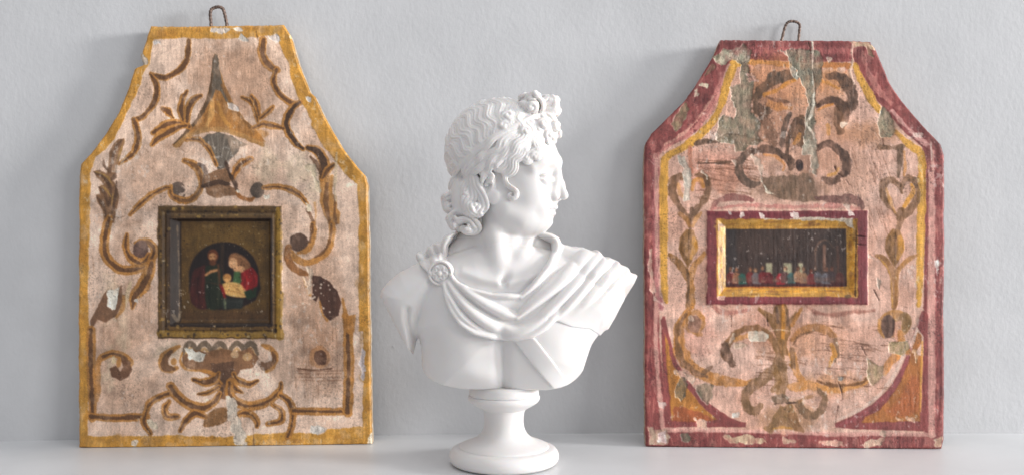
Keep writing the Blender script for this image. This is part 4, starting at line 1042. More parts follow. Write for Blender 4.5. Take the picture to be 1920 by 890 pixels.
# acanthus leaf on the left
A.poly(t3((415, 175), (420, 220), (390, 290), (370, 380), (350, 450), (310, 520), (330, 540), (360, 600), (370, 680), (350, 780), (330, 880), (250, 890), (230, 780), (190, 700), (180, 650), (215, 640), (195, 580), (240, 560), (180, 490), (150, 450), (210, 440), (270, 470), (280, 380), (290, 300), (330, 220), (370, 185)), (128, 96, 70), al=.9, rough=3, brk=.1)
for q in ([(395, 190), (340, 270), (310, 380), (290, 460)], [(160, 460), (240, 500), (300, 600), (290, 720)], [(200, 580), (250, 640), (280, 740)], [(190, 670), (240, 740), (270, 850)], [(350, 540), (340, 660), (310, 800)], [(240, 350), (250, 410), (290, 440)], [(350, 450), (330, 500), (310, 520)]):
    A.stroke(t3(*q), [3, 7, 4], (92, 70, 56), al=.75, brk=.2)
for q in ([(410, 200), (380, 290), (350, 380)], [(170, 455), (260, 490), (320, 570)], [(210, 560), (260, 600), (300, 660)], [(320, 640), (310, 740)]): A.stroke(t3(*q), [2, 4, 2], (176, 142, 84), al=.7, brk=.25)
# left scroll
duo(t3((290, 840), (275, 890))+t5((262, 60), (245, 170), (260, 260), (320, 340), (410, 385), (510, 375), (590, 330), (650, 270), (665, 210), (630, 160), (570, 140), (515, 155)), [9, 12, 13, 13, 12, 12, 13, 12, 11, 9, 7], -.2, k=.45)
A.blob((264, 467.5), (15, 18), (104, 82, 76), rough=3); A.blob((266, 466), (8, 9), (128, 108, 104), al=.6, soft=5)
duo(t5((435, 85), (425, 170), (440, 240), (480, 290), (540, 320), (590, 300), (620, 250)), [5, 10, 10, 11, 12, 10, 7], 0, k=.4)
duo(t5((640, 330), (610, 430), (560, 520), (500, 600), (480, 700)), [12, 16, 18, 14, 5], -.2, k=.5)
A.stroke(t5((470, 480), (440, 580), (425, 680)), [4, 8, 4], (206, 190, 160), al=.7, brk=.35)
A.poly(t5((390, 500), (400, 640), (350, 760), (260, 820), (190, 790), (140, 890), (130, 800), (190, 680), (250, 570), (280, 540), (330, 640)), (118, 88, 68), al=.9, brk=.14)
A.stroke(t5((410, 600), (400, 700), (350, 770)), [6, 10, 5], OCH, al=.7, brk=.2)
# lower left frame line
duo([(171, 618), (171, 680), (173, 740), (174, 784)], [11, 12, 11, 10], .3, k=.55)
duo([(172, 780), (215, 783), (250, 781), (276, 779)], [10, 11, 11, 8], 0, k=.6)
duo(t7((165, 230), (200, 190), (270, 165), (340, 180), (395, 230)), [6, 10, 10, 11, 12], 0, k=.4)
A.stroke(t7((180, 200), (165, 320), (170, 440), (160, 500)), [9, 11, 10, 6], (180, 130, 74), al=.8, brk=.2)
A.poly(t7((250, 270), (300, 245), (330, 290), (350, 260), (340, 200), (400, 225), (415, 280), (390, 330), (330, 360), (270, 330)), (110, 80, 62), al=.95, brk=.14); A.blob((222, 680), (5, 9), OCH, al=.8)
A.chip(t7((262, 190), (285, 172), (300, 195), (312, 235), (285, 245), (268, 232)), (208, 190, 160), depth=.4, rough=4, rim=None)
# bottom ornaments
A.stroke(t7((760, 110), (690, 150), (640, 200), (650, 260), (700, 280), (740, 265)), [7, 13, 17, 17, 14, 8], OCH, al=.85, brk=.1)
A.stroke(t7((700, 150), (655, 210), (665, 265), (720, 275)), [8, 13, 15, 8], (112, 84, 64), al=.9, brk=.16)
A.blob((326, 677), (6, 7), OCH, al=.8)
for cx, w_ in ((356, 24), (383, 26), (412, 26), (444, 28), (470, 24)):
    A.stroke([(cx-w_/2, 662), (cx-w_/3, 650), (cx, 643), (cx+w_/3, 649), (cx+w_/2, 662)], [8, 10, 10, 8], (112, 98, 84), al=.9, brk=.12)
    A.stroke([(cx-w_/3, 664), (cx, 653), (cx+w_/3, 664)], [5, 6, 5], (180, 145, 100), al=.8, brk=.2)
A.poly([(340, 668), (360, 655), (390, 660), (415, 652), (445, 658), (472, 652), (484, 672), (474, 690), (450, 692), (446, 706), (440, 720), (448, 735), (430, 738), (422, 748), (410, 745), (404, 724), (390, 700), (360, 694), (344, 684)], (126, 92, 66), al=.9, rough=6, brk=.2)
A.poly([(396, 680), (440, 676), (436, 700), (424, 720), (410, 722), (400, 700)], (92, 70, 58), al=.8, rough=7, brk=.28)
A.blob((440, 664), (8, 7), (196, 170, 140), al=.7, brk=.3); A.blob((464, 668), (9, 8), (190, 160, 120), al=.7, brk=.3)
A.stroke([(342, 660), (338, 676), (350, 692), (376, 694), (400, 700), (416, 718)], [5, 5, 6, 6, 6, 5], (190, 135, 70), al=.8, brk=.2)
duo([(362, 711), (385, 716), (404, 710), (410, 700)], [6, 12, 12, 6], -.2, k=.6); duo([(370, 738), (392, 734), (410, 724)], [3, 8, 7], 0, k=.5); A.stroke([(408, 754), (414, 740), (416, 726)], [3, 6, 5], DBR, al=.8, brk=.2)
duo([(484, 712), (466, 720), (446, 712), (438, 700)], [4, 10, 11, 6], .2, k=.4); duo([(455, 735), (440, 726), (432, 712)], [4, 9, 7], 0, k=.5)
duo([(319, 722), (332, 740), (355, 758), (380, 764), (402, 752), (412, 736)], [11, 14, 14, 13, 10, 6], .1, k=.5)
duo([(430, 715), (432, 740), (450, 756), (475, 760), (505, 750), (524, 730), (527, 716)], [9, 11, 13, 13, 12, 9, 4], 0, k=.3)
duo([(316, 736), (296, 744), (280, 756), (273, 775), (270, 792), (282, 812)], [8, 9, 9, 9, 9, 7], -.3, k=.4)
duo([(526, 740), (542, 752), (549, 775), (546, 800), (540, 818)], [8, 10, 10, 10, 8], .2, k=.35)
duo([(550, 770), (590, 770), (640, 771)], [9, 11, 10], 0, k=.4); duo([(652, 600), (654, 680), (652, 772)], [13, 14, 13], .2, k=.4); A.stroke([(650, 600), (646, 590)], 12, OCH, al=.8)
duo([(317, 752), (308, 766), (314, 780), (332, 780)], [7, 10, 11, 8], 0, k=.4); duo([(338, 806), (350, 786), (366, 774), (384, 780)], [6, 10, 12, 8], 0, k=.5)
A.poly([(380, 796), (386, 778), (402, 764), (424, 762), (430, 776), (424, 790), (400, 800), (384, 800)], (134, 98, 62), al=.9, rough=6, brk=.2)
duo([(440, 786), (452, 774), (470, 776), (482, 790), (482, 798)], [5, 10, 11, 10, 6], 0, k=.35); duo([(512, 758), (528, 770), (526, 788), (502, 794)], [7, 9, 10, 7], 0, k=.35)
A.stroke(t8((280, 100), (340, 130), (375, 190), (350, 260), (310, 290)), [7, 11, 12, 11, 8], OCH, al=.9, brk=.14); A.stroke(t8((350, 150), (365, 210), (300, 260), (270, 240)), [5, 9, 14, 9], (116, 84, 62), al=.85, brk=.2)
# right side: scroll, dark leaf, small rosette
A.blob((561, 454), (18, 19), (98, 78, 68), rough=6, brk=.2)
A.stroke(t6((540, 190), (530, 280), (580, 360), (640, 400), (700, 415)), [12, 14, 14, 12, 8], (140, 96, 58), al=.9, brk=.14)
A.stroke(t6((740, 0), (750, 80), (730, 160), (690, 220), (620, 240)), [9, 10, 11, 10, 7], OCH, al=.9, brk=.12); A.stroke(t6((735, 0), (730, 70), (715, 150)), [4, 6, 4], BRN, al=.8, brk=.2)
A.stroke([(600, 440), (612, 400), (615, 420)], 1, BRN, al=0)
A.poly(t6((735, 425), (800, 430), (880, 470), (950, 560), (980, 660), (960, 760), (890, 800), (830, 760), (810, 680), (790, 600), (770, 640), (735, 620)), (84, 60, 52), al=.97, rough=4, brk=.08)
A.stroke(t6((660, 440), (690, 510), (720, 590)), [3, 6, 4], OCH, al=.7, brk=.3); A.stroke(t6((800, 640), (820, 740), (860, 800)), [3, 5, 4], OCH, al=.8, brk=.2)
A.stroke(t6((990, 620), (1010, 740), (1030, 860), (1060, 890)), [4, 9, 13, 14], OCH, al=.85, brk=.2); A.poly(t6((1050, 760), (1100, 750), (1090, 890), (1010, 890)), OCH, al=.8, brk=.3)
A.blob((599, 669), (20, 22), (170, 120, 76), al=.6, rough=6, brk=.3); A.blob((601, 671), (13, 15), (96, 68, 54), rough=8, brk=.22)
A.stroke([(558, 690), (590, 693), (622, 690)], [1.5, 3, 2], (90, 60, 44), al=.9, rough=1.5, brk=.1)
for yy in (694, 699, 706, 712): A.stroke([(555+yy % 7, yy), (600, yy+1), (640, yy)], [1, 1.8, 1], (120, 84, 62), al=.55, rough=1.5, brk=.25)
for j in range(46):
    x_ = 545+rng.random()*92; y_ = 560+rng.random()*180; A.stroke([(x_, y_), (x_+rng.normal()*1.5, y_+18+rng.random()*50)], [1, 1.4], (130, 92, 70), al=.28, rough=1, h=0)
for j in range(60):
    x_ = 165+rng.random()*120; y_ = 440+rng.random()*160; A.stroke([(x_, y_), (x_+rng.normal()*1.5, y_+14+rng.random()*40)], [1, 1.3], (140, 104, 80), al=.25, rough=1, h=0)
for j in range(150):
    x_ = 240+rng.random()*340; y_ = 80+rng.random()*260; a_ = rng.normal()*.5+1.2; l_ = 5+rng.random()*14
    A.stroke([(x_, y_), (x_+math.cos(a_)*l_, y_+math.sin(a_)*l_)], [1, 1.2], (120, 88, 70) if j % 3 else (222, 204, 190), al=.35, rough=1, h=0)
# losses down to the white ground
for q in [t5((275, 545), (330, 550), (365, 530), (355, 620), (335, 700), (315, 715), (255, 690), (270, 620)), t7((795, 125), (840, 130), (870, 155), (950, 165), (930, 220), (880, 220), (830, 205), (815, 160))]:
    A.chip(q, WHT, depth=1.2, rough=5)
for q, c_ in [(t7((535, 650), (600, 650), (595, 710), (545, 700)), (216, 206, 190)), (t8((20, 480), (80, 500), (110, 640), (170, 760), (160, 830), (80, 820), (60, 700), (30, 640)), (206, 198, 190)),
              (t8((640, 690), (720, 690), (740, 740), (680, 760), (620, 730)), (206, 204, 204)), (t6((690, 350), (740, 370), (730, 470), (720, 570), (700, 540), (700, 440)), (200, 180, 164)),
              (t4((310, 635), (380, 650), (370, 690), (320, 690)), (212, 208, 200)), (t4((680, 710), (720, 720), (745, 800), (700, 770)), (208, 198, 180)), (t4((650, 400), (760, 400), (780, 520), (800, 640), (770, 600), (730, 460)), (196, 184, 164)),
              (t2((0, 95), (130, 90), (150, 120), (60, 120), (10, 140)), (206, 200, 196)), (t2((110, 190), (150, 155), (200, 205), (150, 210)), (206, 202, 200)), (t2((350, 165), (440, 165), (450, 210), (380, 205)), (206, 200, 202)),
              (t1((1135, 95), (1240, 110), (1240, 140), (1130, 130)), (206, 198, 196)), (t1((645, 210), (720, 205), (720, 240), (660, 245)), (208, 204, 208)), (t2((25, 720), (100, 750), (120, 790), (40, 770)), (206, 200, 200)),
              (t5((540, 600), (530, 650), (510, 640)), (214, 208, 206)), (t2((690, 680), (720, 690), (710, 720)), (210, 205, 205)), (t2((515, 80), (560, 180), (540, 120)), (230, 215, 160)), (t4((60, 610), (110, 600), (160, 620), (120, 640)), (214, 206, 196)),
              (t7((940, 850), (1000, 835), (1080, 850), (1080, 885), (960, 870)), (208, 200, 190)), (t7((410, 795), (450, 800), (440, 830), (415, 825)), (206, 196, 184)), (t1((560, 300), (600, 350), (600, 400), (530, 400)), (200, 190, 180)),
              (t8((1000, 100), (1015, 200), (1020, 380), (1000, 340), (990, 240)), (204, 196, 204)), (t8((1040, 780), (1075, 740), (1070, 820), (1030, 815)), (228, 218, 200)), (t6((645, 430), (690, 450), (700, 520), (670, 470)), (206, 180, 160))]:
    A.chip(q, c_, depth=.7, rough=7)
for j in range(34):
    x_ = 560+rng.random()*60; y_ = 520+rng.random()*75; A.blob((x_, y_), .8+rng.random()*1.6, (214, 200, 190), al=.9, rough=1, h=-.5)
# cracks
for q in ([(480, 60), (486, 90)], [(590, 90), (596, 140)], [(216, 407), (224, 408), (234, 405)], [(474, 800), (476, 836)]): A.stroke(q, .9, (96, 70, 54), al=.8, rough=1.5, h=-.8)
# ---- niche: moulded frame and the little picture
FO = (296.5, 386, 529.5, 634); FI = (338, 417, 508, 602)
def ringp_(x0_, y0_, x1_, y1_): return [(x0_, y0_), (x1_, y0_), (x1_, y1_), (x0_, y1_)]
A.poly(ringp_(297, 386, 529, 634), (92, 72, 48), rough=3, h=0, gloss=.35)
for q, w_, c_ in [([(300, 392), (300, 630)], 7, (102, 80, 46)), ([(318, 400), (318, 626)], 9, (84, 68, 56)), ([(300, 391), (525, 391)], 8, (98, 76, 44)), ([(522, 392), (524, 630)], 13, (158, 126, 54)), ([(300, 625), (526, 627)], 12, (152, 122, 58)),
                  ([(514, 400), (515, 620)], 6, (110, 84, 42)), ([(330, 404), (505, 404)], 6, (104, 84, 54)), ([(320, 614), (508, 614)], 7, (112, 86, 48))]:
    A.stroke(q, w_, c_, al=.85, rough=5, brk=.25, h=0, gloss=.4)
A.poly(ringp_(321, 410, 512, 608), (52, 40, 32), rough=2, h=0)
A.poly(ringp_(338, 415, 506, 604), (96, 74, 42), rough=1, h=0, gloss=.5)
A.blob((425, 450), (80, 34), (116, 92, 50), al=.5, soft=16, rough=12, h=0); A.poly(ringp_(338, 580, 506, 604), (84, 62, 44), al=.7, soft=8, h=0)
A.stroke([(331, 418), (334, 500), (335, 600)], [2, 3, 2], (150, 130, 106), al=.6, rough=2.5, brk=.5, h=0); A.stroke([(320, 411), (400, 412), (508, 411)], [3, 4, 3], (50, 36, 28), al=.9, brk=.15, h=0)  # pale broken stroke: a highlight painted on the recess's left wall
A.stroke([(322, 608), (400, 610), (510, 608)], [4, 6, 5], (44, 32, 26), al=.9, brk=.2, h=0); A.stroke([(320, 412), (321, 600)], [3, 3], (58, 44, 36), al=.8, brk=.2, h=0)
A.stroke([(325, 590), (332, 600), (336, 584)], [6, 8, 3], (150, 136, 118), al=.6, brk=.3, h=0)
for j in range(170):
    e = rng.integers(0, 4); x_ = 297+rng.random()*232; y_ = 386+rng.random()*248
    if e == 0: x_ = 297+rng.random()*22
    elif e == 1: y_ = 386+rng.random()*22
    elif e == 2: x_ = 510+rng.random()*20
    else: y_ = 610+rng.random()*24
    A.blob((x_, y_), (.8+rng.random()*2.0, .8+rng.random()*2.2), [(48, 36, 30), (170, 140, 80), (196, 184, 160)][rng.choice(3, p=[.58, .38, .04])], al=.6, rough=5, h=.0)
# picture: three figures in a dark roundel (loosely painted)
a_ = np.linspace(math.pi*1.02, math.pi*1.98, 24); ro = [(418+66*math.cos(q), 516+63*math.sin(q)) for q in a_]+[(487, 540), (478, 562), (452, 576), (418, 581), (384, 578), (362, 566), (352, 545)]
A.poly(ro, (40, 32, 32), rough=1.2, soft=1, h=0, gloss=.55)
A.poly([(412, 456), (418, 454), (418, 520), (411, 520)], (60, 48, 40), h=0)
g20 = lambda *p: t20(*p)
A.poly(g20((330, 400), (300, 410), (250, 450), (240, 620), (330, 660), (335, 520)), (70, 36, 34), h=0, closed_spline=True)
A.poly(g20((330, 405), (400, 400), (430, 450), (440, 560), (430, 650), (340, 655), (325, 500)), (40, 46, 36), h=0, closed_spline=True)
A.blob(g20((372, 345))[0], (10.5, 12), (110, 64, 40), rough=2, h=0); A.blob(g20((372, 350))[0], (7.5, 9), (186, 140, 100), rough=1, h=0); A.blob(g20((372, 385))[0], (7, 6), (96, 60, 42), rough=1.5, h=0)
for q in ((360, 350), (384, 348)): A.blob(g20(q)[0], (1.7, 1.0), (90, 60, 42), rough=.5, h=0)
A.stroke(g20((373, 352), (376, 366)), 1.2, (140, 98, 68), rough=.5, h=0)
A.stroke(g20((330, 460), (360, 440), (400, 430)), [5, 6, 5], (178, 130, 92), rough=1, h=0); A.stroke(g20((405, 400), (412, 500)), [4, 5], (90, 62, 44), rough=1, h=0)
A.poly(g20((545, 430), (600, 410), (640, 460), (635, 530), (600, 570), (545, 560), (540, 480)), (128, 34, 38), rough=2, h=0, closed_spline=True); A.stroke(g20((560, 440), (580, 500), (575, 550)), [2, 4, 3], (190, 60, 58), rough=1, al=.7, h=0)
A.poly(g20((462, 370), (480, 335), (520, 330), (570, 360), (600, 410), (560, 430), (520, 400), (500, 360)), (128, 92, 66), rough=1.5, h=0, closed_spline=True); A.blob(g20((492, 388))[0], (8.5, 10), (200, 158, 122), rough=1, h=0)
A.stroke(g20((480, 372), (500, 366)), 1.2, (120, 84, 60), rough=.5, h=0); A.blob(g20((530, 425))[0], (11, 7), (192, 148, 112), rough=1.5, h=0)
A.poly(g20((500, 440), (535, 440), (545, 500), (520, 520), (490, 500)), (70, 100, 66), rough=1.5, h=0)
A.blob(g20((458, 478))[0], (8, 8.5), (206, 160, 104), rough=1, h=0); A.blob(g20((456, 468))[0], (7.5, 5), (170, 120, 70), al=.7, rough=1, h=0)
A.poly(g20((430, 510), (480, 500), (545, 520), (580, 580), (540, 595), (460, 580), (425, 545)), (206, 168, 108), rough=2, h=0, closed_spline=True)
for q in ([(440, 530), (500, 535), (540, 560)], [(450, 555), (510, 560), (570, 585)], [(470, 515), (520, 525)]): A.stroke(g20(*q), [1.5, 2, 1.5], (150, 104, 62), al=.8, rough=1, h=0)
A.stroke(g20((418, 520), (435, 560), (445, 600)), [6, 6, 4], (128, 34, 34), h=0, rough=1); A.poly(g20((560, 560), (635, 530), (630, 590), (580, 610)), (40, 60, 44), h=0); A.poly(g20((430, 600), (560, 600), (550, 660), (430, 665)), (44, 48, 46), h=0); A.stroke(g20((445, 605), (447, 660)), 4, (130, 140, 110), al=.7, h=0)
for q, w_, c_ in [([(300, 430), (280, 520), (290, 610)], 3, (48, 22, 24)), ([(320, 440), (310, 540), (320, 640)], 2.5, (96, 50, 44)), ([(360, 470), (350, 560), (360, 640)], 3, (24, 32, 26)), ([(400, 470), (410, 560), (400, 640)], 3, (66, 70, 54)),
    ([(600, 430), (620, 490), (610, 550)], 3, (96, 20, 28)), ([(560, 450), (550, 510), (560, 550)], 2, (186, 70, 64)), ([(520, 345), (560, 375), (590, 410)], 2.5, (92, 62, 46)), ([(500, 345), (540, 355), (575, 385)], 1.5, (170, 134, 100)),
    ([(480, 395), (490, 410)], 2, (160, 112, 84)), ([(350, 330), (372, 322), (396, 336)], 3, (80, 44, 30)), ([(440, 610), (500, 620), (550, 612)], 2, (70, 72, 66)), ([(385, 350), (392, 370)], 2.5, (120, 78, 54)), ([(330, 500), (430, 520)], 2, (80, 60, 46))]:
    A.stroke(g20(*q), w_, c_, al=.7, rough=1.5, soft=1.2, h=0)
A.soften((338, 416, 506, 604), 2)
for j in range(110):
    x_ = 340+rng.random()*164; y_ = 416+rng.random()*184; A.blob((x_, y_), .6+rng.random()*.9, (168, 150, 116) if j % 3 == 0 else (40, 30, 24), al=.55, rough=1, h=0)
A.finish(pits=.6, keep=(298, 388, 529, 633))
def h_left(X, Y):
    def box(x0_, y0_, x1_, y1_, s_): return sstep(0, s_, np.minimum(np.minimum(X-x0_, x1_-X), np.minimum(Y-y0_, y1_-Y)))
    h = 4.2*box(295.5, 385, 530.5, 635, 4)
    h -= 3.0*np.exp(-((np.minimum(np.minimum(X-297, 529-X), np.minimum(Y-386, 634-Y))-13)/3.0)**2)*(box(296, 386, 530, 634, 2))
    inn = np.minimum(np.minimum((X-320)/15, (508-X)/5), np.minimum((Y-410)/5, (608-Y)/9))
    h -= 11*np.clip(inn, 0, 1)
    return h
wl = lambda p: float(wall_y(p))
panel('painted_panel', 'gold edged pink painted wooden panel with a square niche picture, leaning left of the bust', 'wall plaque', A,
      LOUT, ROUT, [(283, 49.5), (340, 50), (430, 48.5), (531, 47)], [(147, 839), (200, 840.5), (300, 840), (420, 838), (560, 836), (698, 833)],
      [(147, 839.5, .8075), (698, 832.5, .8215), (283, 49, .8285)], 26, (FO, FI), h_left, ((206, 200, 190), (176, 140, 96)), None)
_r = bpy.data.objects['painted_panel']
wire_hook([(396.5, 60), (395.5, 42), (394.3, 28), (396, 19), (402, 15), (410, 13.5), (417, 16), (420, 22), (422.5, 32), (425, 44), (427, 60)], .8385, .00150, M_WIRE, _r)
print('left panel', time.time()-T0)
# ------------------------------------------------------------------ the red-edged panel on the right
A = Paint(1200, 66, 1778, 848, (206, 170, 158), 300); A_ = A
r1, r2, r3, r4, r5, r6, r7, r8, t30 = T(11), T(12), T(13), T(14), T(15), T(16), T(17), T(18), T(30)
RED, RED2, RPK, WOOD, YEL = (136, 76, 76), (120, 62, 64), (188, 128, 124), (156, 145, 128), (198, 152, 74)
full = (slice(0, A.h), slice(0, A.w))
A.mix(full, sstep(.45, .66, A.n3)*.45, (208, 182, 174)); A.mix(full, sstep(.5, .68, fbm((A.h, A.w), 70, 6, 4))*.5, (190, 148, 132))
LO2 = [(1351, 75.5), (1342, 96), (1330, 118), (1305, 160), (1282, 191), (1250, 223), (1222, 251), (1211, 268), (1207.5, 288), (1208, 440), (1209, 620), (1211, 838)]
RO2 = [(1633, 78), (1641, 86), (1655, 118), (1669, 152), (1690, 184), (1710, 208), (1738, 240), (1752, 254), (1765, 268), (1770.5, 290), (1771, 440), (1770, 620), (1771, 820), (1766, 841)]
# red border: everything outside an inner line
LI2 = r1((600, 250), (560, 260)) ; 
inner = [(1372, 113), (1480, 114), (1520, 118), (1596, 116)]+[(1606, 122), (1622, 150), (1640, 182), (1658, 204), (1684, 236), (1712, 262), (1728, 276), (1733, 290), (1734, 440), (1733, 560), (1732, 574)]
inner += [(1732, 813), (1600, 812), (1400, 809), (1250, 804), (1249, 760), (1236, 640), (1236, 575), (1236, 290), (1250, 276), (1290, 258), (1312, 240), (1338, 200), (1352, 160), (1362, 126)]
bandm = sstep(-1.5, 1.5, poly_sd(inner, A.X, A.Y)+A.n1*4)
A.mix(full, bandm, RED, .25)
A.mix(full, bandm*sstep(.54, .66, fbm((A.h, A.w), 10, 77, 4, (1, 1.6)))*.55, (176, 122, 118))
A.mix(full, bandm*sstep(.56, .66, fbm((A.h, A.w), 16, 78, 4, (1, 2)))*.5, (104, 50, 54))
# pale stripe inside the red along the sides, and its uneven wear
A.stroke([(1380, 96), (1480, 97), (1590, 96)], [12, 14, 10], (178, 110, 110), al=.75, soft=5, rough=5, brk=.15)
A.stroke([(1370, 108), (1480, 110), (1595, 108)], [5, 7, 6], RED2, al=.8, rough=3)
for pts, w_ in [([(1230, 292), (1231, 440), (1231, 560), (1229, 620), (1233, 700), (1239, 760), (1243, 806)], [9, 9, 8, 8, 8, 9, 10]), ([(1745, 286), (1746, 420), (1746, 620), (1747, 815)], [11, 14, 15, 12]),
                ([(1245, 805), (1330, 806), (1420, 808), (1560, 813), (1650, 812), (1750, 815)], [9, 8, 7, 8, 9, 8])]:
    A.stroke(pts, w_, (204, 160, 154), al=.85, rough=3, soft=1.5, brk=.12)
A.stroke([(1232, 290), (1262, 268), (1300, 244), (1326, 212), (1344, 176), (1352, 150)], [7, 10, 12, 14, 12, 6], RPK, al=.8, rough=8, brk=.3, soft=2)
A.stroke([(1246, 272), (1280, 252), (1310, 222), (1336, 182)], [3, 5, 6, 3], (215, 168, 156), al=.7, rough=6, brk=.42)
A.stroke([(1616, 96), (1630, 140), (1652, 176), (1668, 196)], [5, 9, 10, 6], (176, 118, 114), al=.85, rough=7, brk=.25); A.stroke([(1672, 208), (1698, 238), (1724, 262), (1742, 274)], [7, 8, 9, 8], (204, 158, 156), al=.85, rough=5, brk=.15)
A.stroke([(1741, 276), (1744, 320)], [5, 5], RED, al=.8); A.stroke([(1735, 288), (1737, 420), (1735, 560), (1733, 576)], [8, 6, 5, 4], RED, al=.85, rough=3)
A.stroke([(1238, 560), (1240, 576)], [8, 7], (150, 90, 100), al=.8, soft=3)
A.stroke([(1225, 300), (1226, 440), (1232, 540), (1238, 572)], [5, 6, 6, 6], (176, 112, 118), al=.55, brk=.3)
for j in range(230):
    s_ = rng.integers(0, 4)
    if s_ == 0: p = (1212+rng.random()*14, 300+rng.random()*520)
    elif s_ == 1: p = (1752+rng.random()*16, 300+rng.random()*520)
    elif s_ == 2: p = (1360+rng.random()*250, 80+rng.random()*28)
    else: p = (1230+rng.random()*520, 818+rng.random()*18)
    A.stroke([p, (p[0]+rng.normal()*1.5, p[1]+6+rng.random()*24)], [1, 2], [(170, 100, 100), (104, 46, 54), (200, 140, 130)][j % 3], al=.5, rough=2, h=.1)
# gold line inside the red
def gold(pts, w_): A.stroke(pts, w_, YEL, al=.95, rough=3, gloss=.7, brk=.06); A.stroke(pts, np.array(w_)*.35, (214, 168, 84), al=.5, rough=3, gloss=.7, brk=.4)
gold([(1372, 118), (1376, 120), (1366, 148), (1358, 176), (1348, 208), (1330, 236), (1308, 256), (1290, 270)], [9, 14, 15, 14, 11, 14, 15, 12]); A.blob((1384, 120), (8, 6), YEL, rough=4, gloss=.7)
gold([(1296, 268), (1268, 284), (1250, 296), (1245, 320), (1244, 440), (1246, 540), (1250, 566)], [14, 13, 15, 16, 15, 12, 6])
A.stroke([(1404, 117), (1440, 118), (1480, 122)], [8, 9, 10], (206, 148, 76), al=.9, rough=4, brk=.15); A.stroke([(1540, 124), (1570, 122), (1594, 124)], [10, 12, 9], (180, 118, 66), al=.9, rough=5, brk=.2)
gold([(1603, 122), (1612, 146), (1626, 172), (1640, 196), (1650, 210)], [10, 13, 15, 15, 10]); gold([(1680, 248), (1696, 264), (1712, 278), (1726, 292), (1728, 340), (1726, 440), (1725, 520), (1722, 572)], [8, 12, 15, 15, 16, 15, 13, 8])
# corner spandrels
A.poly([(1243, 592), (1247, 592), (1258, 640), (1268, 676), (1290, 712), (1324, 752), (1372, 784), (1398, 792), (1398, 800), (1250, 800), (1246, 760), (1240, 640), (1239, 600)], RED, rough=3)
A.poly([(1246, 622), (1252, 640), (1260, 680), (1286, 722), (1316, 760), (1346, 786), (1300, 790), (1258, 788), (1256, 740), (1250, 690)], (172, 120, 64), rough=4, brk=.08, gloss=.6)
A.poly([(1264, 760), (1300, 766), (1340, 786), (1300, 792), (1258, 790)], (150, 82, 62), al=.7, rough=8, brk=.3)
A.poly(r6((1045, 530), (1080, 530), (1098, 570), (1090, 890), (915, 890), (960, 760), (1000, 650))+r8((1095, 0), (1097, 680), (1060, 720), (500, 705), (350, 690), (345, 655), (480, 600), (650, 500), (780, 380), (870, 240), (940, 60), (960, 0)), RED, rough=2)
A.poly(r6((1010, 700), (1040, 720), (1055, 890), (980, 890))+r8((1055, 0), (1045, 300), (1030, 640), (900, 640), (700, 650), (560, 650), (590, 605), (700, 550), (800, 440), (880, 320), (940, 150), (985, 20)), (166, 110, 64), rough=4, brk=.08, gloss=.35)
A.poly(r8((960, 280), (1030, 300), (1020, 560), (940, 600), (800, 600), (760, 560), (850, 480)), (160, 92, 62), al=.6, rough=10, soft=6)
A.stroke(r8((1050, 0), (1042, 300), (1035, 560)), [4, 4, 3], (206, 156, 80), al=.8, brk=.2)
A.stroke(r8((355, 680), (500, 620), (660, 515), (800, 390), (880, 250), (950, 60)), [5, 8, 9, 9, 8, 6], (156, 88, 96), al=.55, rough=3)
A.stroke(r8((340, 640), (520, 560), (680, 450), (800, 300), (880, 150), (950, 10))+r6((1000, 700), (1020, 600)), [3, 5, 6, 6, 5, 4, 4], (214, 196, 190), al=.6, rough=4, soft=2)
# ochre washes over the pink
for c, r, al, cl in [((1470, 150), (70, 50), .55, (196, 136, 96)), ((1530, 180), (60, 60), .45, (190, 140, 108)), ((1450, 240), (60, 50), .35, (176, 130, 108)), ((1560, 150), (30, 24), .5, (186, 124, 70)),
                     ((1620, 250), (70, 24), .6, (160, 116, 86)), ((1560, 300), (60, 60), .25, (196, 150, 130)), ((1340, 320), (60, 40), .4, (204, 140, 124)), ((1480, 360), (70, 16), .5, (150, 120, 104)),
                     ((1530, 640), (60, 40), .5, (200, 150, 124)), ((1560, 720), (60, 20), .5, (196, 142, 96)), ((1310, 620), (30, 50), .4, (200, 146, 134)), ((1480, 780), (50, 30), .5, (190, 150, 120)), ((1430, 620), (40, 30), .4, (190, 140, 126))]:
    A.blob(c, r, cl, al=al, soft=16, rough=30, h=0)
for j in range(170):
    x_ = 1300+rng.random()*100; y_ = 296+rng.random()*76
    if j > 80: x_ = 1490+rng.random()*170; y_ = 600+rng.random()*130
    if j > 140: x_ = 1410+rng.random()*60; y_ = 630+rng.random()*90
    l_ = 12+rng.random()*40; A.stroke([(x_, y_), (x_+l_*.5, y_+rng.normal()*1.2+.8), (x_+l_, y_+l_*.12)], [.8, 1.6, .8], (112, 78, 60), al=.55, rough=1.6, brk=.15, h=-.3)
for j in range(60):
    x_ = 1560+rng.random()*110; y_ = 270+rng.random()*170; l_ = 12+rng.random()*26
    A.stroke([(x_, y_), (x_+l_*.35, y_+l_)], [.8, 1.6], (128, 92, 76), al=.5, rough=1.6, brk=.15, h=-.3)
def duo2(pts, w, **k): duo(pts, w, c1=k.pop('c1', (178, 124, 62)), c2=k.pop('c2', (110, 84, 66)), **k)
for c, r, al, cl in [((1440, 200), (40, 60), .5, (168, 122, 96)), ((1500, 300), (90, 30), .35, (166, 128, 106)), ((1480, 350), (80, 24), .45, (150, 118, 98)), ((1600, 330), (40, 50), .3, (170, 136, 118)), ((1360, 340), (40, 24), .4, (176, 126, 104)), ((1470, 640), (60, 40), .35, (176, 132, 104)), ((1480, 780), (60, 24), .4, (168, 130, 100))]:
    A.blob(c, r, cl, al=al, soft=12, rough=34, brk=.3, h=0)
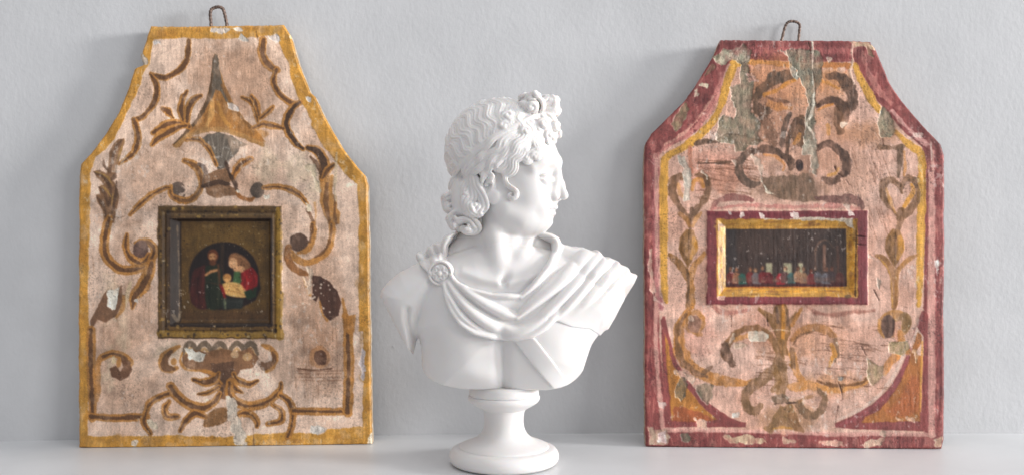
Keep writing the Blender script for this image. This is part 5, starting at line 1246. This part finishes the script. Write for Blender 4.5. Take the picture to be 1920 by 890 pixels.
for j in range(420):
    x_ = 1290+rng.random()*420; y_ = 180+rng.random()*600; l_ = 3+rng.random()*12; a_ = rng.normal()*.35+(1.3 if j % 2 else .1)
    A.stroke([(x_, y_), (x_+math.cos(a_)*l_, y_+math.sin(a_)*l_)], [.8, 1.3], (126, 92, 78) if j % 4 else (224, 200, 192), al=.4, rough=1.5, h=-.15)
A.mark()
# upper rosette of scrolls
A.stroke(r1((1240, 330), (1150, 330), (1060, 370), (980, 420), (920, 510), (915, 600), (960, 650), (1010, 610)), [14, 22, 24, 18, 14, 15, 20, 10], (98, 76, 60), al=.95, rough=9, brk=.18, soft=2)
A.blob(r1((1080, 350))[0], (20, 14), (92, 78, 68), al=.8, rough=10, brk=.2); A.stroke(r1((980, 490), (1060, 460), (1160, 400), (1230, 370)), [6, 9, 9, 6], (200, 138, 66), al=.85, rough=4, brk=.2)
A.stroke(r1((1000, 500), (1080, 530), (1180, 545)), [4, 8, 5], (112, 82, 66), al=.8, brk=.2); A.stroke(r1((1020, 560), (1100, 590), (1200, 590)), [10, 14, 10], (196, 134, 76), al=.6, rough=8, brk=.25)
A.stroke(r1((940, 560), (990, 700), (1040, 800), (1060, 880)), [10, 18, 20, 16], (112, 84, 68), al=.85, rough=9, brk=.25)
A.stroke(r2((290, 340), (370, 340), (440, 400), (485, 480), (495, 560), (470, 640)), [10, 18, 24, 24, 18, 6], (94, 72, 60), al=.96, rough=7, brk=.14, soft=1.8)
A.stroke(r2((200, 590), (260, 540), (330, 530), (400, 560), (435, 630), (430, 720)), [5, 9, 14, 17, 18, 10], (92, 68, 55), al=.97, rough=5, brk=.14); A.stroke(r2((210, 610), (270, 580), (330, 565)), [3, 4, 3], (204, 136, 66), al=.8)
A.stroke(r2((370, 600), (380, 700), (390, 780)), [12, 20, 14], (104, 76, 56), al=.88, rough=7, brk=.2); A.stroke(r2((290, 730), (295, 800)), [8, 7], (196, 140, 66), al=.8)
A.stroke(r2((220, 360), (300, 400), (380, 440)), [6, 9, 6], (196, 136, 60), al=.7, rough=5, brk=.25)
A.stroke(r1((1190, 640), (1160, 700), (1135, 800), (1120, 890)), [8, 12, 12, 10], (96, 78, 68), al=.85, brk=.16); A.blob((1500, 248), (18, 30), (108, 80, 58), al=.9, rough=10, brk=.2)
A.stroke([(1474, 296), (1478, 264), (1486, 236), (1498, 226), (1510, 240)], [8, 10, 12, 10, 8], (92, 70, 56), al=.95, rough=5, brk=.18); A.stroke(r2((20, 880), (50, 840))+[(1500, 252)], [8, 10, 6], (206, 140, 60), al=.7, brk=.2)
A.stroke(r3((870, 90), (800, 150), (775, 240), (820, 330), (880, 365), (940, 360)), [12, 15, 16, 16, 14, 8], (92, 76, 66), al=.9, rough=5, brk=.12)
A.stroke(r3((890, 100), (980, 80), (1080, 100), (1170, 160), (1200, 220)), [10, 14, 16, 15, 12], (92, 70, 58), al=.96, rough=6, brk=.15); A.stroke(r3((980, 120), (1080, 140), (1140, 200), (1130, 250)), [4, 6, 6, 4], (204, 140, 84), al=.8, brk=.2)
A.stroke(r4((200, 70), (300, 40), (390, 90), (440, 180), (430, 260), (380, 300)), [10, 14, 17, 19, 17, 10], (90, 68, 58), al=.97, rough=5, brk=.14); A.stroke(r4((250, 310), (310, 340), (380, 330)), [8, 15, 8], (98, 74, 62), al=.9, brk=.14)
A.stroke(r4((290, 290), (350, 270), (380, 230)), [4, 6, 4], (196, 146, 80), al=.8, brk=.2); A.blob(r4((60, 210))[0], (7, 11), (60, 44, 42), rough=4)
A.poly(r3((980, 310), (1100, 290), (1240, 300), (1247, 460), (1140, 490), (1000, 440), (960, 370)), (112, 92, 76), al=.85, rough=12, brk=.3); A.poly(r4((0, 290), (120, 290), (200, 340), (210, 440), (300, 480), (100, 510), (0, 500)), (122, 100, 84), al=.85, rough=12, brk=.28)
A.stroke(r4((200, 470), (320, 480), (440, 470), (520, 490), (560, 540)), [8, 14, 17, 17, 10], (108, 76, 72), al=.88, rough=7, brk=.16); A.stroke(r3((560, 560), (600, 500), (700, 470), (820, 470), (880, 490)), [8, 11, 13, 12, 8], (138, 92, 88), al=.85, rough=5, brk=.15)
A.stroke([(1336, 392), (1400, 385), (1480, 388), (1560, 386), (1610, 392)], [6, 8, 9, 8, 6], (190, 130, 126), al=.8, rough=5, brk=.2)
# heart-shaped flowers down the sides
for f, pts, w_ in [(r3, [(400, 640), (300, 540), (245, 440), (240, 350), (290, 300), (340, 320)], [6, 12, 15, 16, 13, 6]), (r3, [(400, 640), (440, 560), (510, 470), (535, 380), (500, 300), (430, 285)], [7, 11, 13, 14, 13, 8]),
                   (r4, [(850, 610), (770, 520), (730, 420), (740, 350), (800, 325), (860, 370), (880, 430)], [6, 12, 14, 15, 14, 12, 5]), (r4, [(860, 640), (930, 590), (990, 500), (1000, 400), (970, 325), (910, 320), (880, 400)], [9, 15, 16, 12, 12, 12, 6])]:
    A.stroke(f(*pts), w_, (112, 84, 60), al=.88, rough=5, brk=.14)
A.stroke(r3((400, 400), (420, 330), (470, 330), (490, 380)), [7, 9, 9, 6], (196, 138, 66), al=.8, brk=.2); A.stroke(r3((290, 360), (300, 430), (340, 470)), [5, 8, 6], (190, 140, 84), al=.7, brk=.25); A.stroke(r4((960, 360), (975, 420), (930, 500), (890, 560)), [5, 9, 9, 5], (200, 146, 66), al=.85, brk=.15)
A.stroke(r4((760, 400), (790, 500), (830, 590)), [5, 8, 5], (190, 142, 84), al=.75, brk=.2)
A.stroke(r3((395, 560), (385, 660), (385, 740)), [8, 7, 6], (104, 78, 58), al=.85, brk=.18); A.stroke(r4((880, 580), (870, 660), (850, 750)), [16, 12, 9], (122, 92, 66), al=.85, brk=.18)
A.stroke(r4((710, 60), (800, 66), (880, 60)), [10, 8, 12], (112, 86, 66), al=.85, brk=.2); A.stroke(r4((870, 60), (870, 160), (855, 300)), [11, 11, 6], (106, 84, 66), al=.85, brk=.16); A.stroke(r4((905, 100), (910, 200), (900, 290)), [5, 5, 4], (196, 136, 74), al=.8, brk=.2)
A.stroke(r3((430, 30), (520, 20), (600, 10)), [9, 9, 8], (96, 76, 62), al=.85, rough=6, brk=.2); A.stroke(r3((380, 60), (385, 200), (400, 260)), [7, 8, 6], (184, 120, 96), al=.7, brk=.2)
A.stroke(r3((440, 190), (600, 190), (720, 180)), [3, 4, 3], (88, 66, 52), al=.8, rough=3, brk=.25); A.stroke(r3((300, 600), (350, 640), (380, 700)), [8, 10, 6], (150, 108, 62), al=.8, brk=.15); A.stroke(r3((470, 590), (430, 640), (400, 700)), [6, 8, 6], (190, 140, 84), al=.75, brk=.2)
for f, sx in ((r5, 370), (r6, 830)):
    dx = sx-370
    A.poly(f((sx-20, -130), (sx+40, -120), (sx+75, -30), (sx+72, 40), (sx+30, 130), (sx-5, 190), (sx-45, 110), (sx-82, 30), (sx-70, -60)), (132, 98, 58), al=.95, rough=3, brk=.08)
    A.stroke(f((sx+40, -60), (sx+50, 20), (sx+20, 110)), [8, 12, 6], (190, 138, 60), al=.8, brk=.15); A.stroke(f((sx+5, -120), (sx+2, 0), (sx, 160)), [2, 3, 2], (86, 64, 44), al=.8)
    A.stroke(f((sx-40, -60), (sx-50, 20), (sx-20, 120)), [6, 9, 5], (110, 80, 50), al=.7, brk=.2)
A.stroke(r5((225, 80), (270, 130), (330, 190), (370, 260), (385, 360), (370, 480)), [8, 12, 14, 15, 15, 12], (142, 104, 64), al=.9, rough=5, brk=.14); A.stroke(r5((495, 75), (460, 120), (410, 170), (395, 260), (400, 400), (400, 500)), [7, 11, 12, 10, 12, 10], (176, 126, 68), al=.88, rough=4, brk=.14)
A.stroke(r5((360, 200), (370, 320), (360, 460)), [4, 6, 4], (100, 76, 56), al=.7, brk=.2)
A.stroke(r6((680, 85), (740, 110), (790, 180), (820, 280), (830, 400), (825, 500)), [7, 11, 12, 13, 13, 9], (138, 100, 62), al=.9, rough=4, brk=.12); A.stroke(r6((1010, 80), (950, 110), (890, 160), (850, 230), (840, 400)), [5, 8, 9, 8, 6], (166, 120, 68), al=.88, brk=.14)
A.stroke(r6((700, 100), (770, 190), (800, 300), (808, 500)), [2, 3, 3, 2], (206, 156, 80), al=.7, brk=.2)
# great scroll, left half
A.stroke(r5((470, 720), (420, 700), (350, 650), (360, 590), (430, 540), (480, 600), (470, 680)), [8, 10, 12, 12, 12, 14, 10], (164, 118, 68), al=.85, rough=5, brk=.15)
A.blob(r5((420, 630))[0], (14, 17), (122, 92, 78), al=.85, rough=9, brk=.2); A.blob(r5((385, 590))[0], (6, 6), (200, 176, 164), al=.8, rough=6, brk=.3)
A.stroke(r5((400, 500), (330, 580), (290, 700), (300, 850))+r7((300, 60), (360, 160), (450, 240), (560, 290), (700, 320), (840, 330), (900, 330)), [10, 14, 20, 24, 26, 26, 22, 20, 16, 12, 10], (182, 128, 70), al=.85, rough=6, brk=.14)
A.stroke(r5((350, 560), (280, 680), (290, 850))+r7((330, 160), (430, 250), (520, 280)), [6, 10, 12, 12, 10, 5], (116, 86, 62), al=.8, rough=6, brk=.2); A.stroke(r7((560, 200), (500, 240), (480, 260)), [5, 10, 6], (104, 78, 58), al=.7, brk=.25)
A.stroke(r5((660, 890), (680, 800), (760, 710), (860, 670), (960, 680), (1030, 740), (1090, 830)), [14, 16, 14, 13, 13, 13, 13], (128, 94, 62), al=.88, rough=6, brk=.14)
A.stroke(r7((660, 30), (680, 110), (720, 180)), [14, 18, 12], (96, 72, 58), al=.9, rough=6, brk=.12); A.stroke(r5((740, 760), (840, 730), (920, 720)), [8, 12, 8], (196, 140, 76), al=.7, rough=6, brk=.22)
A.stroke(r7((1080, 0), (1110, 100), (1080, 200), (1010, 260), (940, 320), (870, 370), (830, 440), (840, 530), (900, 560), (960, 520)), [16, 18, 20, 20, 18, 16, 17, 16, 17, 12], (124, 96, 68), al=.88, rough=6, brk=.14)
A.stroke(r7((1060, 210), (1100, 320), (1060, 390)), [12, 14, 8], (140, 108, 72), al=.85, rough=5, brk=.16)
# central stem
A.poly(r5((1060, 500), (1100, 455), (1150, 460), (1180, 540), (1170, 600), (1240, 520), (1247, 560), (1200, 640), (1190, 720), (1160, 780), (1180, 890), (1110, 890), (1090, 760), (1040, 660), (990, 580), (925, 520), (935, 500), (1000, 530), (1050, 560)), (132, 98, 60), al=.92, rough=4, brk=.1)
A.stroke(r5((1130, 480), (1135, 600), (1130, 760)), [5, 8, 6], (196, 138, 62), al=.8, brk=.15); A.stroke(r5((1080, 500), (1090, 620)), [5, 8], (84, 64, 52), al=.8, brk=.15); A.stroke(r5((1170, 520), (1175, 640)), [4, 7], (98, 74, 56), al=.8, brk=.15)
A.stroke(r6((80, 505), (40, 570), (0, 640)), [4, 9, 8], (170, 116, 52), al=.9, brk=.1); A.stroke(r5((1020, 690), (1100, 680), (1180, 690)), [1.4, 1.8, 1.4], (212, 196, 180), al=.8, rough=1.5)
A.stroke(r7((1130, 0), (1130, 200), (1140, 330), (1110, 400)), [8, 12, 16, 20], (128, 98, 66), al=.85, rough=6, brk=.15); A.blob(r7((1110, 462))[0], (16, 10), (110, 92, 76), al=.9, rough=6, brk=.14); A.stroke(r7((1060, 500), (1150, 496), (1240, 488)), [2, 3, 2], (70, 52, 42), al=.85)
A.poly(r7((1100, 510), (1200, 510), (1240, 600), (1247, 720), (1100, 700), (1030, 740), (980, 700), (1040, 640)), (136, 106, 70), al=.8, rough=9, brk=.22); A.stroke(r7((1060, 700), (1120, 690), (1200, 700)), [5, 8, 6], (200, 146, 66), al=.75, rough=4, brk=.2)
# great scroll, right half
A.stroke(r6((0, 760), (60, 700), (160, 665), (260, 680), (340, 730)), [10, 13, 14, 15, 14], (158, 112, 68), al=.88, rough=5, brk=.12); A.stroke(r6((350, 760), (355, 890))+r8((350, 60), (345, 150)), [10, 14, 12, 6], (104, 82, 60), al=.85, brk=.14)
A.stroke(r6((10, 800), (60, 730), (180, 690)), [4, 5, 4], (104, 76, 52), al=.75, brk=.2); A.stroke(r6((320, 800), (345, 880))+r8((330, 120), (300, 200)), [8, 11, 9, 4], (204, 146, 70), al=.75, brk=.2)
A.stroke(r8((0, 100), (20, 200), (60, 290), (100, 330)), [14, 14, 12, 8], (190, 132, 66), al=.8, rough=5, brk=.14); A.stroke(r8((0, 60), (10, 200)), [10, 8], (110, 84, 58), al=.8, brk=.15)
A.stroke(r8((0, 370), (120, 350), (240, 370), (400, 380), (520, 350), (610, 310)), [16, 16, 14, 14, 12, 8], (196, 142, 84), al=.85, rough=6, brk=.14); A.stroke(r8((200, 310), (300, 345), (440, 350), (560, 330), (600, 300)), [5, 6, 6, 5, 4], (116, 82, 54), al=.85, rough=4, brk=.18)
A.stroke(r8((740, 250), (790, 170), (860, 90)), [14, 18, 12], (196, 136, 80), al=.9, rough=5, brk=.1)
A.stroke(r8((60, 500), (100, 570), (170, 600), (240, 540), (260, 450), (220, 390)), [11, 14, 15, 14, 13, 10], (118, 94, 72), al=.88, rough=6, brk=.15); A.stroke(r8((60, 480), (110, 450), (160, 440)), [5, 8, 5], (150, 112, 74), al=.7, brk=.2); A.stroke(r8((0, 600), (40, 680), (90, 720)), [16, 15, 6], (136, 100, 66), al=.8, brk=.18)
A.blob(r6((830, 630))[0], (31, 26), (180, 132, 76), al=.9, rough=4, brk=.1); A.blob(r6((775, 650))[0], (14, 23), (98, 74, 66), al=.95, rough=5, brk=.1); A.blob(r6((910, 620))[0], (12, 20), (132, 104, 66), al=.9, rough=5, brk=.15); A.poly(r6((830, 620), (880, 610), (890, 760), (850, 800), (820, 740)), (204, 156, 138), al=.9, rough=4, brk=.1)
A.stroke(r6((870, 700), (890, 800), (930, 860)), [10, 16, 12], (182, 128, 70), al=.85, brk=.15); A.stroke(r6((700, 600), (705, 680), (740, 740)), [4, 7, 5], (196, 140, 70), al=.8)
A.stroke([(1525, 586), (1560, 590), (1600, 584), (1640, 582)], [2, 8, 8, 3], (150, 100, 88), al=.75, soft=3, rough=5, brk=.2); A.stroke(r5((560, 480), (620, 530), (720, 545), (860, 520)), [6, 9, 9, 4], (160, 108, 100), al=.8, soft=2, brk=.2); A.stroke(r6((110, 490), (200, 540), (330, 560)), [3, 6, 4], (158, 106, 94), al=.7, soft=2)
# losses: bare weave of wood and gesso
A.chip(r1((580, 180), (650, 115), (700, 130), (750, 130), (810, 85), (870, 130), (850, 220), (850, 300), (900, 380), (880, 500), (880, 620), (960, 720), (930, 890), (720, 890), (590, 850), (600, 760), (640, 650), (740, 690), (755, 600), (720, 520), (705, 420), (780, 390), (800, 240), (720, 200), (640, 250), (600, 230)), WOOD, depth=1.6, rough=5, grain=.42)
A.chip(r3((590, 0), (730, 0), (740, 110), (830, 90), (900, 0), (960, 10), (820, -40), (650, -40)), (142, 130, 112), depth=1.3, rough=5, grain=.35)
A.chip(r1((640, 130), (800, 100), (860, 140), (840, 230), (740, 190), (650, 240), (600, 220)), (172, 164, 150), depth=.2, rough=5, rim=None)
A.chip(r1((225, 720), (350, 530), (370, 600), (330, 700), (270, 780)), (150, 132, 110), depth=1.0, rough=5, grain=.3)
for q, c_ in [(r1((460, 410), (510, 385), (540, 400), (520, 430)), (206, 192, 176)), (r1((420, 450), (440, 440), (450, 480), (420, 500)), (206, 190, 176)), (r1((480, 340), (560, 240), (590, 260), (530, 330)), (120, 92, 80))]: A.chip(q, c_, depth=.5, rough=5, rim=None)
A.chip(r1((1110, 130), (1247, 120), (1247, 380), (1190, 290), (1190, 190))+[], (176, 170, 160), depth=.8, rough=5, grain=.15)
A.chip(r2((-40, 130), (60, 120), (160, 130), (225, 140), (240, 200), (250, 350), (200, 440), (185, 560), (180, 700), (190, 890), (85, 890), (110, 700), (140, 560), (100, 430), (60, 340), (0, 240), (-30, 200)), (152, 144, 130), depth=1.3, rough=5, grain=.35)
A.stroke(r2((165, 60), (165, 300), (180, 470), (160, 640), (120, 720), (170, 800), (180, 890)), [3, 3, 4, 4, 4, 5, 4], (224, 218, 208), al=.9, rough=4, brk=.3, h=.8); A.stroke(r2((172, 300), (188, 440)), [3, 4], (110, 100, 88), al=.8, brk=.2, h=-1)
A.chip(r4((90, 0), (190, 0), (200, 130), (215, 200), (190, 300), (160, 240), (150, 130), (85, 120)), (178, 172, 160), depth=1, rough=5, grain=.2)
A.chip(r2((735, 580), (800, 660), (830, 780), (790, 830), (720, 830), (690, 720), (690, 660)), (150, 142, 124), depth=1.4, rough=4, grain=.3)
A.stroke(r2((490, 60), (480, 140), (490, 220), (470, 300), (500, 400)), [3, 4, 4, 3, 2], (226, 200, 186), al=.9, rough=3, brk=.25, h=.8); A.chip(r2((480, 60), (600, 55), (650, 80), (680, 130), (640, 120), (560, 90), (500, 100)), (186, 164, 142), depth=.6, rough=5)
A.chip(r2((610, 100), (640, 130), (655, 180), (620, 160)), (130, 110, 92), depth=.6, rough=4, rim=None)
for q, c_ in [(r2((290, 190), (350, 200), (350, 215), (300, 215)), (214, 190, 180)), (r2((400, 720), (450, 700), (460, 730), (410, 740)), (216, 206, 196)), (r2((970, 790), (1050, 800), (1030, 830), (980, 820)), (222, 204, 200)),
              (r3((280, 120), (340, 150), (380, 200), (390, 320), (370, 480), (320, 500), (340, 400), (330, 260), (290, 190)), (200, 192, 184)), (r3((870, 130), (940, 150), (980, 240), (960, 310), (920, 230)), (200, 178, 166)),
              (r3((960, 340), (1010, 400), (1060, 440), (1000, 440)), (210, 202, 188)), (r4((425, 530), (460, 540), (475, 590), (440, 590)), (220, 206, 200)), (r3((480, 260), (530, 290), (520, 320)), (216, 196, 184)), (r3((720, 170), (760, 170), (750, 220)), (214, 200, 190)),
              (r5((50, 30), (80, 20), (75, 200), (90, 330), (95, 440), (65, 360), (50, 200)), (206, 170, 160)), (r5((850, 700), (960, 700), (1010, 740), (980, 780), (850, 770)), (200, 194, 184)), (r5((700, 740), (740, 710), (745, 760), (700, 790)), (190, 168, 150)), (r5((730, 800), (820, 790), (840, 810), (740, 830)), (200, 176, 160)),
              (r7((255, 235), (340, 230), (420, 300), (400, 340), (330, 290), (280, 260)), (212, 184, 170)), (r7((40, 690), (180, 700), (220, 780), (200, 830), (60, 820)), (186, 160, 146)), (r7((110, 720), (180, 720), (190, 810), (130, 800)), (222, 214, 218)), (r7((720, 570), (770, 570), (765, 605), (730, 600)), (196, 196, 196)),
              (r7((640, 760), (760, 760), (850, 750), (1000, 790), (1010, 820), (700, 810)), (190, 166, 146)), (r7((1130, 780), (1247, 790), (1240, 820), (1140, 815)), (196, 172, 154)), (r7((420, 620), (500, 640), (510, 700), (440, 690)), (206, 170, 156)), (r7((125, 480), (180, 490), (170, 540), (130, 530)), (206, 190, 190)),
              (r8((640, 790), (740, 780), (720, 830), (590, 850), (560, 830)), (200, 180, 164)), (r8((220, 790), (400, 810), (420, 840), (240, 830)), (204, 168, 156)), (r8((710, 690), (740, 700), (745, 760), (710, 750)), (196, 178, 164)), (r8((385, 700), (410, 740), (390, 750)), (200, 186, 176)), (r8((1140, 790), (1210, 770), (1200, 850), (1140, 850)), (206, 180, 158)),
              (r8((920, 605), (1000, 600), (990, 650), (930, 630)), (214, 176, 158)), (r8((840, 610), (880, 620), (860, 640)), (214, 180, 160)), (r8((985, 70), (1010, 80), (1000, 160)), (214, 168, 130)), (r8((370, 280), (410, 290), (400, 310), (375, 310)), (120, 122, 122)), (r6((330, 780), (380, 760), (370, 800)), (170, 172, 172)),
              (r6((1155, 130), (1175, 130), (1180, 260), (1160, 240)), (226, 220, 222)), (r6((600, 60), (640, 80), (660, 110), (615, 95)), (214, 196, 190)), (r1((835, 320), (900, 330), (930, 380), (860, 380)), (206, 170, 164))]:
    A.chip(q, c_, depth=.6, rough=7)
A.chip(r7((330, 290), (370, 340), (345, 440), (310, 475), (265, 450), (270, 390), (300, 300)), (136, 124, 106), depth=1.2, rough=5, grain=.35); A.chip(r7((430, 350), (500, 335), (570, 360), (560, 440), (520, 510), (480, 480), (430, 400)), (148, 134, 116), depth=1.2, rough=5, grain=.35)
A.chip(r7((305, 735), (360, 735), (400, 790), (370, 810), (320, 800)), (140, 130, 116), depth=1.0, rough=5, grain=.35)
A.chip(r6((800, 770), (930, 780), (940, 830), (900, 890), (830, 870), (790, 860)), (178, 158, 128), depth=1.2, rough=4, grain=.1); A.chip(r8((780, 0), (920, 0), (900, 80), (840, 90), (785, 70)), (178, 158, 128), depth=1.2, rough=3, grain=.1)
A.chip(r8((600, 110), (630, 150), (690, 190), (740, 190), (735, 280), (690, 330), (650, 360), (620, 320), (610, 240)), (176, 156, 128), depth=1.2, rough=4, grain=.1)
A.chip(r6((690, 270), (715, 290), (705, 350), (685, 320)), (150, 138, 130), depth=.8, rough=3)
for q in (r8((370, 320), (400, 400), (405, 460), (375, 500), (350, 650)), r2((130, 60), (150, 130)), r4((345, 220), (370, 270), (430, 320), (460, 360)), r4((520, 780), (600, 790)), r4((530, 850), (580, 850)), r6((520, 350), (525, 420)), r8((560, 40), (600, 110)), r5((1000, 560), (1010, 650)), r5((715, 560), (712, 650)), r8((200, 730), (215, 740)), r2((730, 840), (735, 890)), r6((660, 360), (700, 440)), r1((360, 325), (400, 325))):
    A.stroke(q, 1.3, (74, 50, 42), al=.85, rough=2.5, h=-1.2)
A.stroke(r3((50, 160), (90, 200)), 1, (230, 200, 196), al=.8, rough=1); A.stroke([(1745, 268), (1746, 300)], [2, 2], (236, 214, 210), al=.8, rough=2); A.stroke(r5((95, 430), (160, 480)), [2, 3], (226, 200, 194), al=.7, brk=.3)
# ---- frame of the little picture
FO2 = (1323.5, 394, 1627, 571); FI2 = (1361, 428, 1589, 534.5)
A.poly([(1325, 396), (1626, 396), (1626, 570), (1325, 570)], (126, 66, 72), rough=4, h=.3)
A.stroke([(1330, 402), (1480, 404), (1600, 402)], [8, 9, 8], (112, 48, 58), al=.8, brk=.15, rough=4); A.stroke([(1328, 565), (1480, 566), (1600, 564)], [6, 7, 6], (122, 58, 66), al=.8, brk=.15); A.stroke([(1617, 410), (1619, 480), (1618, 560)], [9, 10, 8], (128, 66, 74), al=.8, brk=.2)
A.poly([(1343, 411), (1607, 411), (1607, 556), (1343, 556)], (186, 142, 70), rough=4, h=0, gloss=.8)
for q, w_, c_ in [([(1352, 416), (1352, 550)], 8, (206, 156, 60)), ([(1360, 420), (1360, 480), (1361, 532)], 2.5, (246, 214, 140)), ([(1350, 542), (1480, 545), (1600, 543)], 7, (206, 152, 58)), ([(1350, 418), (1480, 418), (1590, 418)], 6, (190, 146, 66)), ([(1598, 430), (1598, 545)], 9, (200, 146, 54)),
                  ([(1600, 420), (1604, 480), (1604, 540)], 3, (222, 180, 110))]: A.stroke(q, w_, c_, al=.8, rough=3, brk=.2, h=0, gloss=.8)
for j in range(120):
    e = j % 4; p = [(1345+rng.random()*14, 412+rng.random()*140), (1592+rng.random()*13, 414+rng.random()*140), (1345+rng.random()*258, 412+rng.random()*14), (1345+rng.random()*258, 538+rng.random()*16)][e]
    A.blob(p, (1+rng.random()*2.5, 2+rng.random()*9) if e < 2 else (2+rng.random()*12, 1+rng.random()*2), [(150, 104, 52), (214, 176, 110), (122, 84, 56)][j % 3], al=.5, soft=1.5, rough=5, brk=.25, h=0)
A.stroke([(1366, 536), (1440, 537), (1580, 535)], [3, 4, 3], (166, 96, 44), al=.85, brk=.1, rough=2, h=0); A.stroke([(1400, 551), (1440, 550), (1460, 551)], [2, 3, 2], (122, 90, 50), al=.6, brk=.2)
for p in [(1367, 398), (1389, 400), (1425, 403), (1482, 402), (1490, 402), (1592, 398)]: A.chip([(p[0]-4, p[1]-5), (p[0]+5, p[1]-3), (p[0]+8, p[1]+6), (p[0], p[1]+8), (p[0]-3, p[1]+3)], (208, 192, 192), depth=.4, rough=5, rim=None)
A.chip(t30((470, 130), (900, 118), (1110, 130), (1180, 125), (1200, 215), (1160, 200), (1120, 150), (900, 138), (600, 142)), (196, 184, 172), depth=.4, rough=4, rim=None); A.chip(t30((110, 740), (170, 740), (160, 770), (110, 765)), (200, 160, 150), depth=.4, rough=5); A.blob((1589, 555), (6, 3), (100, 80, 60), rough=3, al=.8)
A.stroke(t30((1205, 140), (1206, 300), (1200, 560), (1200, 740)), [1.2, 1.5, 1.2], (60, 40, 34), al=.9, rough=1.5, h=-1); A.stroke(t30((1210, 265), (1290, 272)), [1, 1.6], (70, 34, 36), al=.85, h=-.8, rough=2); A.stroke(t30((1220, 330), (1280, 335)), [1.6, 1.6], (70, 34, 36), al=.85, h=-.8, rough=2)
# picture: a dark hall with a row of seated people along the bottom (loosely painted, a plain company at table)
A.poly([(1362, 429), (1588, 428), (1589, 535), (1362, 536)], (66, 53, 50), rough=1, h=0, gloss=.5)
A.poly([(1362, 429), (1380, 429), (1384, 500), (1362, 520)], (56, 52, 54), al=.8, soft=4, rough=2, h=0); A.blob((1450, 455), (70, 22), (84, 68, 62), al=.35, soft=12, rough=14, h=0)
for x_, w_ in ((1443, 12), (1478, 16), (1502, 9)): A.poly([(x_-w_/2, 492), (x_+w_/2, 492), (x_+w_/2, 512), (x_-w_/2, 512)], (168, 166, 142), rough=1, soft=.8, h=0, al=.9)
A.stroke([(1547, 460), (1547, 505)], [7, 6], (128, 96, 82), rough=1.5, al=.85, h=0); A.stroke([(1530, 504), (1531, 466), (1540, 452), (1553, 450), (1562, 462)], [3, 3, 3, 3, 2], (128, 100, 86), al=.7, rough=2, h=0); A.stroke([(1572, 462), (1573, 520)], [5, 4], (92, 66, 58), al=.8, rough=2, h=0)
A.poly([(1362, 526), (1400, 524), (1480, 526), (1588, 524), (1589, 536), (1362, 536)], (74, 38, 38), rough=2, h=0)
fig = [(1371, (110, 44, 42), (120, 84, 66)), (1382, (150, 104, 80), (158, 110, 84)), (1393, (48, 92, 84), None), (1407, (112, 42, 42), (140, 96, 72)), (1418, (110, 104, 110), (186, 146, 116)), (1431, (118, 36, 42), (170, 126, 98)), (1441, (104, 32, 40), None),
       (1464, (152, 44, 54), None), (1473, (96, 66, 66), (196, 156, 128)), (1485, (62, 96, 98), None), (1497, (176, 136, 108), (120, 82, 62)), (1508, (150, 118, 92), (150, 112, 84)), (1522, (118, 46, 46), (110, 64, 52)), (1535, (90, 88, 96), None), (1549, (112, 112, 124), (118, 84, 70)), (1561, (70, 58, 62), (104, 70, 60)), (1576, (84, 48, 46), None)]
for i, (x_, rc, hc) in enumerate(fig):
    yb = 512+(i*7 % 5)-2
    A.poly([(x_-7, yb+18), (x_-8, yb+4), (x_-3, yb-3), (x_+4, yb-2), (x_+9, yb+6), (x_+9, yb+18)], rc, rough=2.5, soft=1, h=0, al=.95)
    if hc: A.blob((x_+rng.normal(), yb-7-(i % 3)), (3.4, 4.4), hc, rough=1, h=0); A.stroke([(x_-3, yb-9), (x_, yb-12-(i % 2)), (x_+3, yb-8)], 2, (70, 48, 40), al=.8, rough=1, h=0)
for j in range(26):
    x_ = 1372+rng.random()*200; A.stroke([(x_, 520+rng.random()*8), (x_+4+rng.random()*5, 519+rng.random()*8)], [1.4, 1], [(170, 150, 130), (150, 104, 80), (110, 116, 120)][j % 3], al=.6, rough=1, h=0)
A.poly([(1362, 519), (1588, 518), (1588, 527), (1362, 528)], (112, 84, 76), al=.35, rough=3, soft=2, h=0)
A.soften((1362, 430, 1588, 534), 2)
for j in range(110):
    A.blob((1364+rng.random()*222, 431+rng.random()*100), .5+rng.random()*.8, (128, 112, 100) if j % 2 else (40, 32, 30), al=.5, rough=1, h=0)
A.finish(pits=.75, streak=.09, keep=(1326, 396, 1626, 570), brush=.32)
def h_right(X, Y):
    def box(x0_, y0_, x1_, y1_, s_): return sstep(0, s_, np.minimum(np.minimum(X-x0_, x1_-X), np.minimum(Y-y0_, y1_-Y)))
    h = 3.2*box(1322, 392, 1628.5, 572, 4)
    inn = np.minimum(np.minimum((X-1345)/16, (1606-X)/16), np.minimum((Y-411)/13, (556-Y)/17))
    h -= 7.5*np.clip(inn, 0, 1)
    return h+1.2*np.exp(-((Y-300)/160)**2)*sstep(1640, 1700, X)
panel('painted_panel', 'red edged flaking painted wooden panel with a wide dark picture, leaning right of the bust', 'wall plaque', A,
      LO2, RO2, [(1351, 75), (1480, 76), (1600, 76.5), (1640, 79)], [(1211, 837), (1300, 839), (1500, 841), (1640, 842), (1768, 841)],
      [(1211, 837.5, .8108), (1766, 842, .8015), (1351, 75, .8515)], 26, (FO2, FI2), h_right, ((190, 168, 148), (150, 116, 92)), None)
_r = bpy.data.objects['painted_panel.001']
wire_hook([(1462, 88), (1466.5, 72), (1471, 54), (1475, 45), (1480, 41), (1488, 40.5), (1496, 43), (1499.5, 48), (1499, 58), (1497.5, 74), (1497, 88)], .862, .00130, M_WIRE, _r)
print('right panel', time.time()-T0)
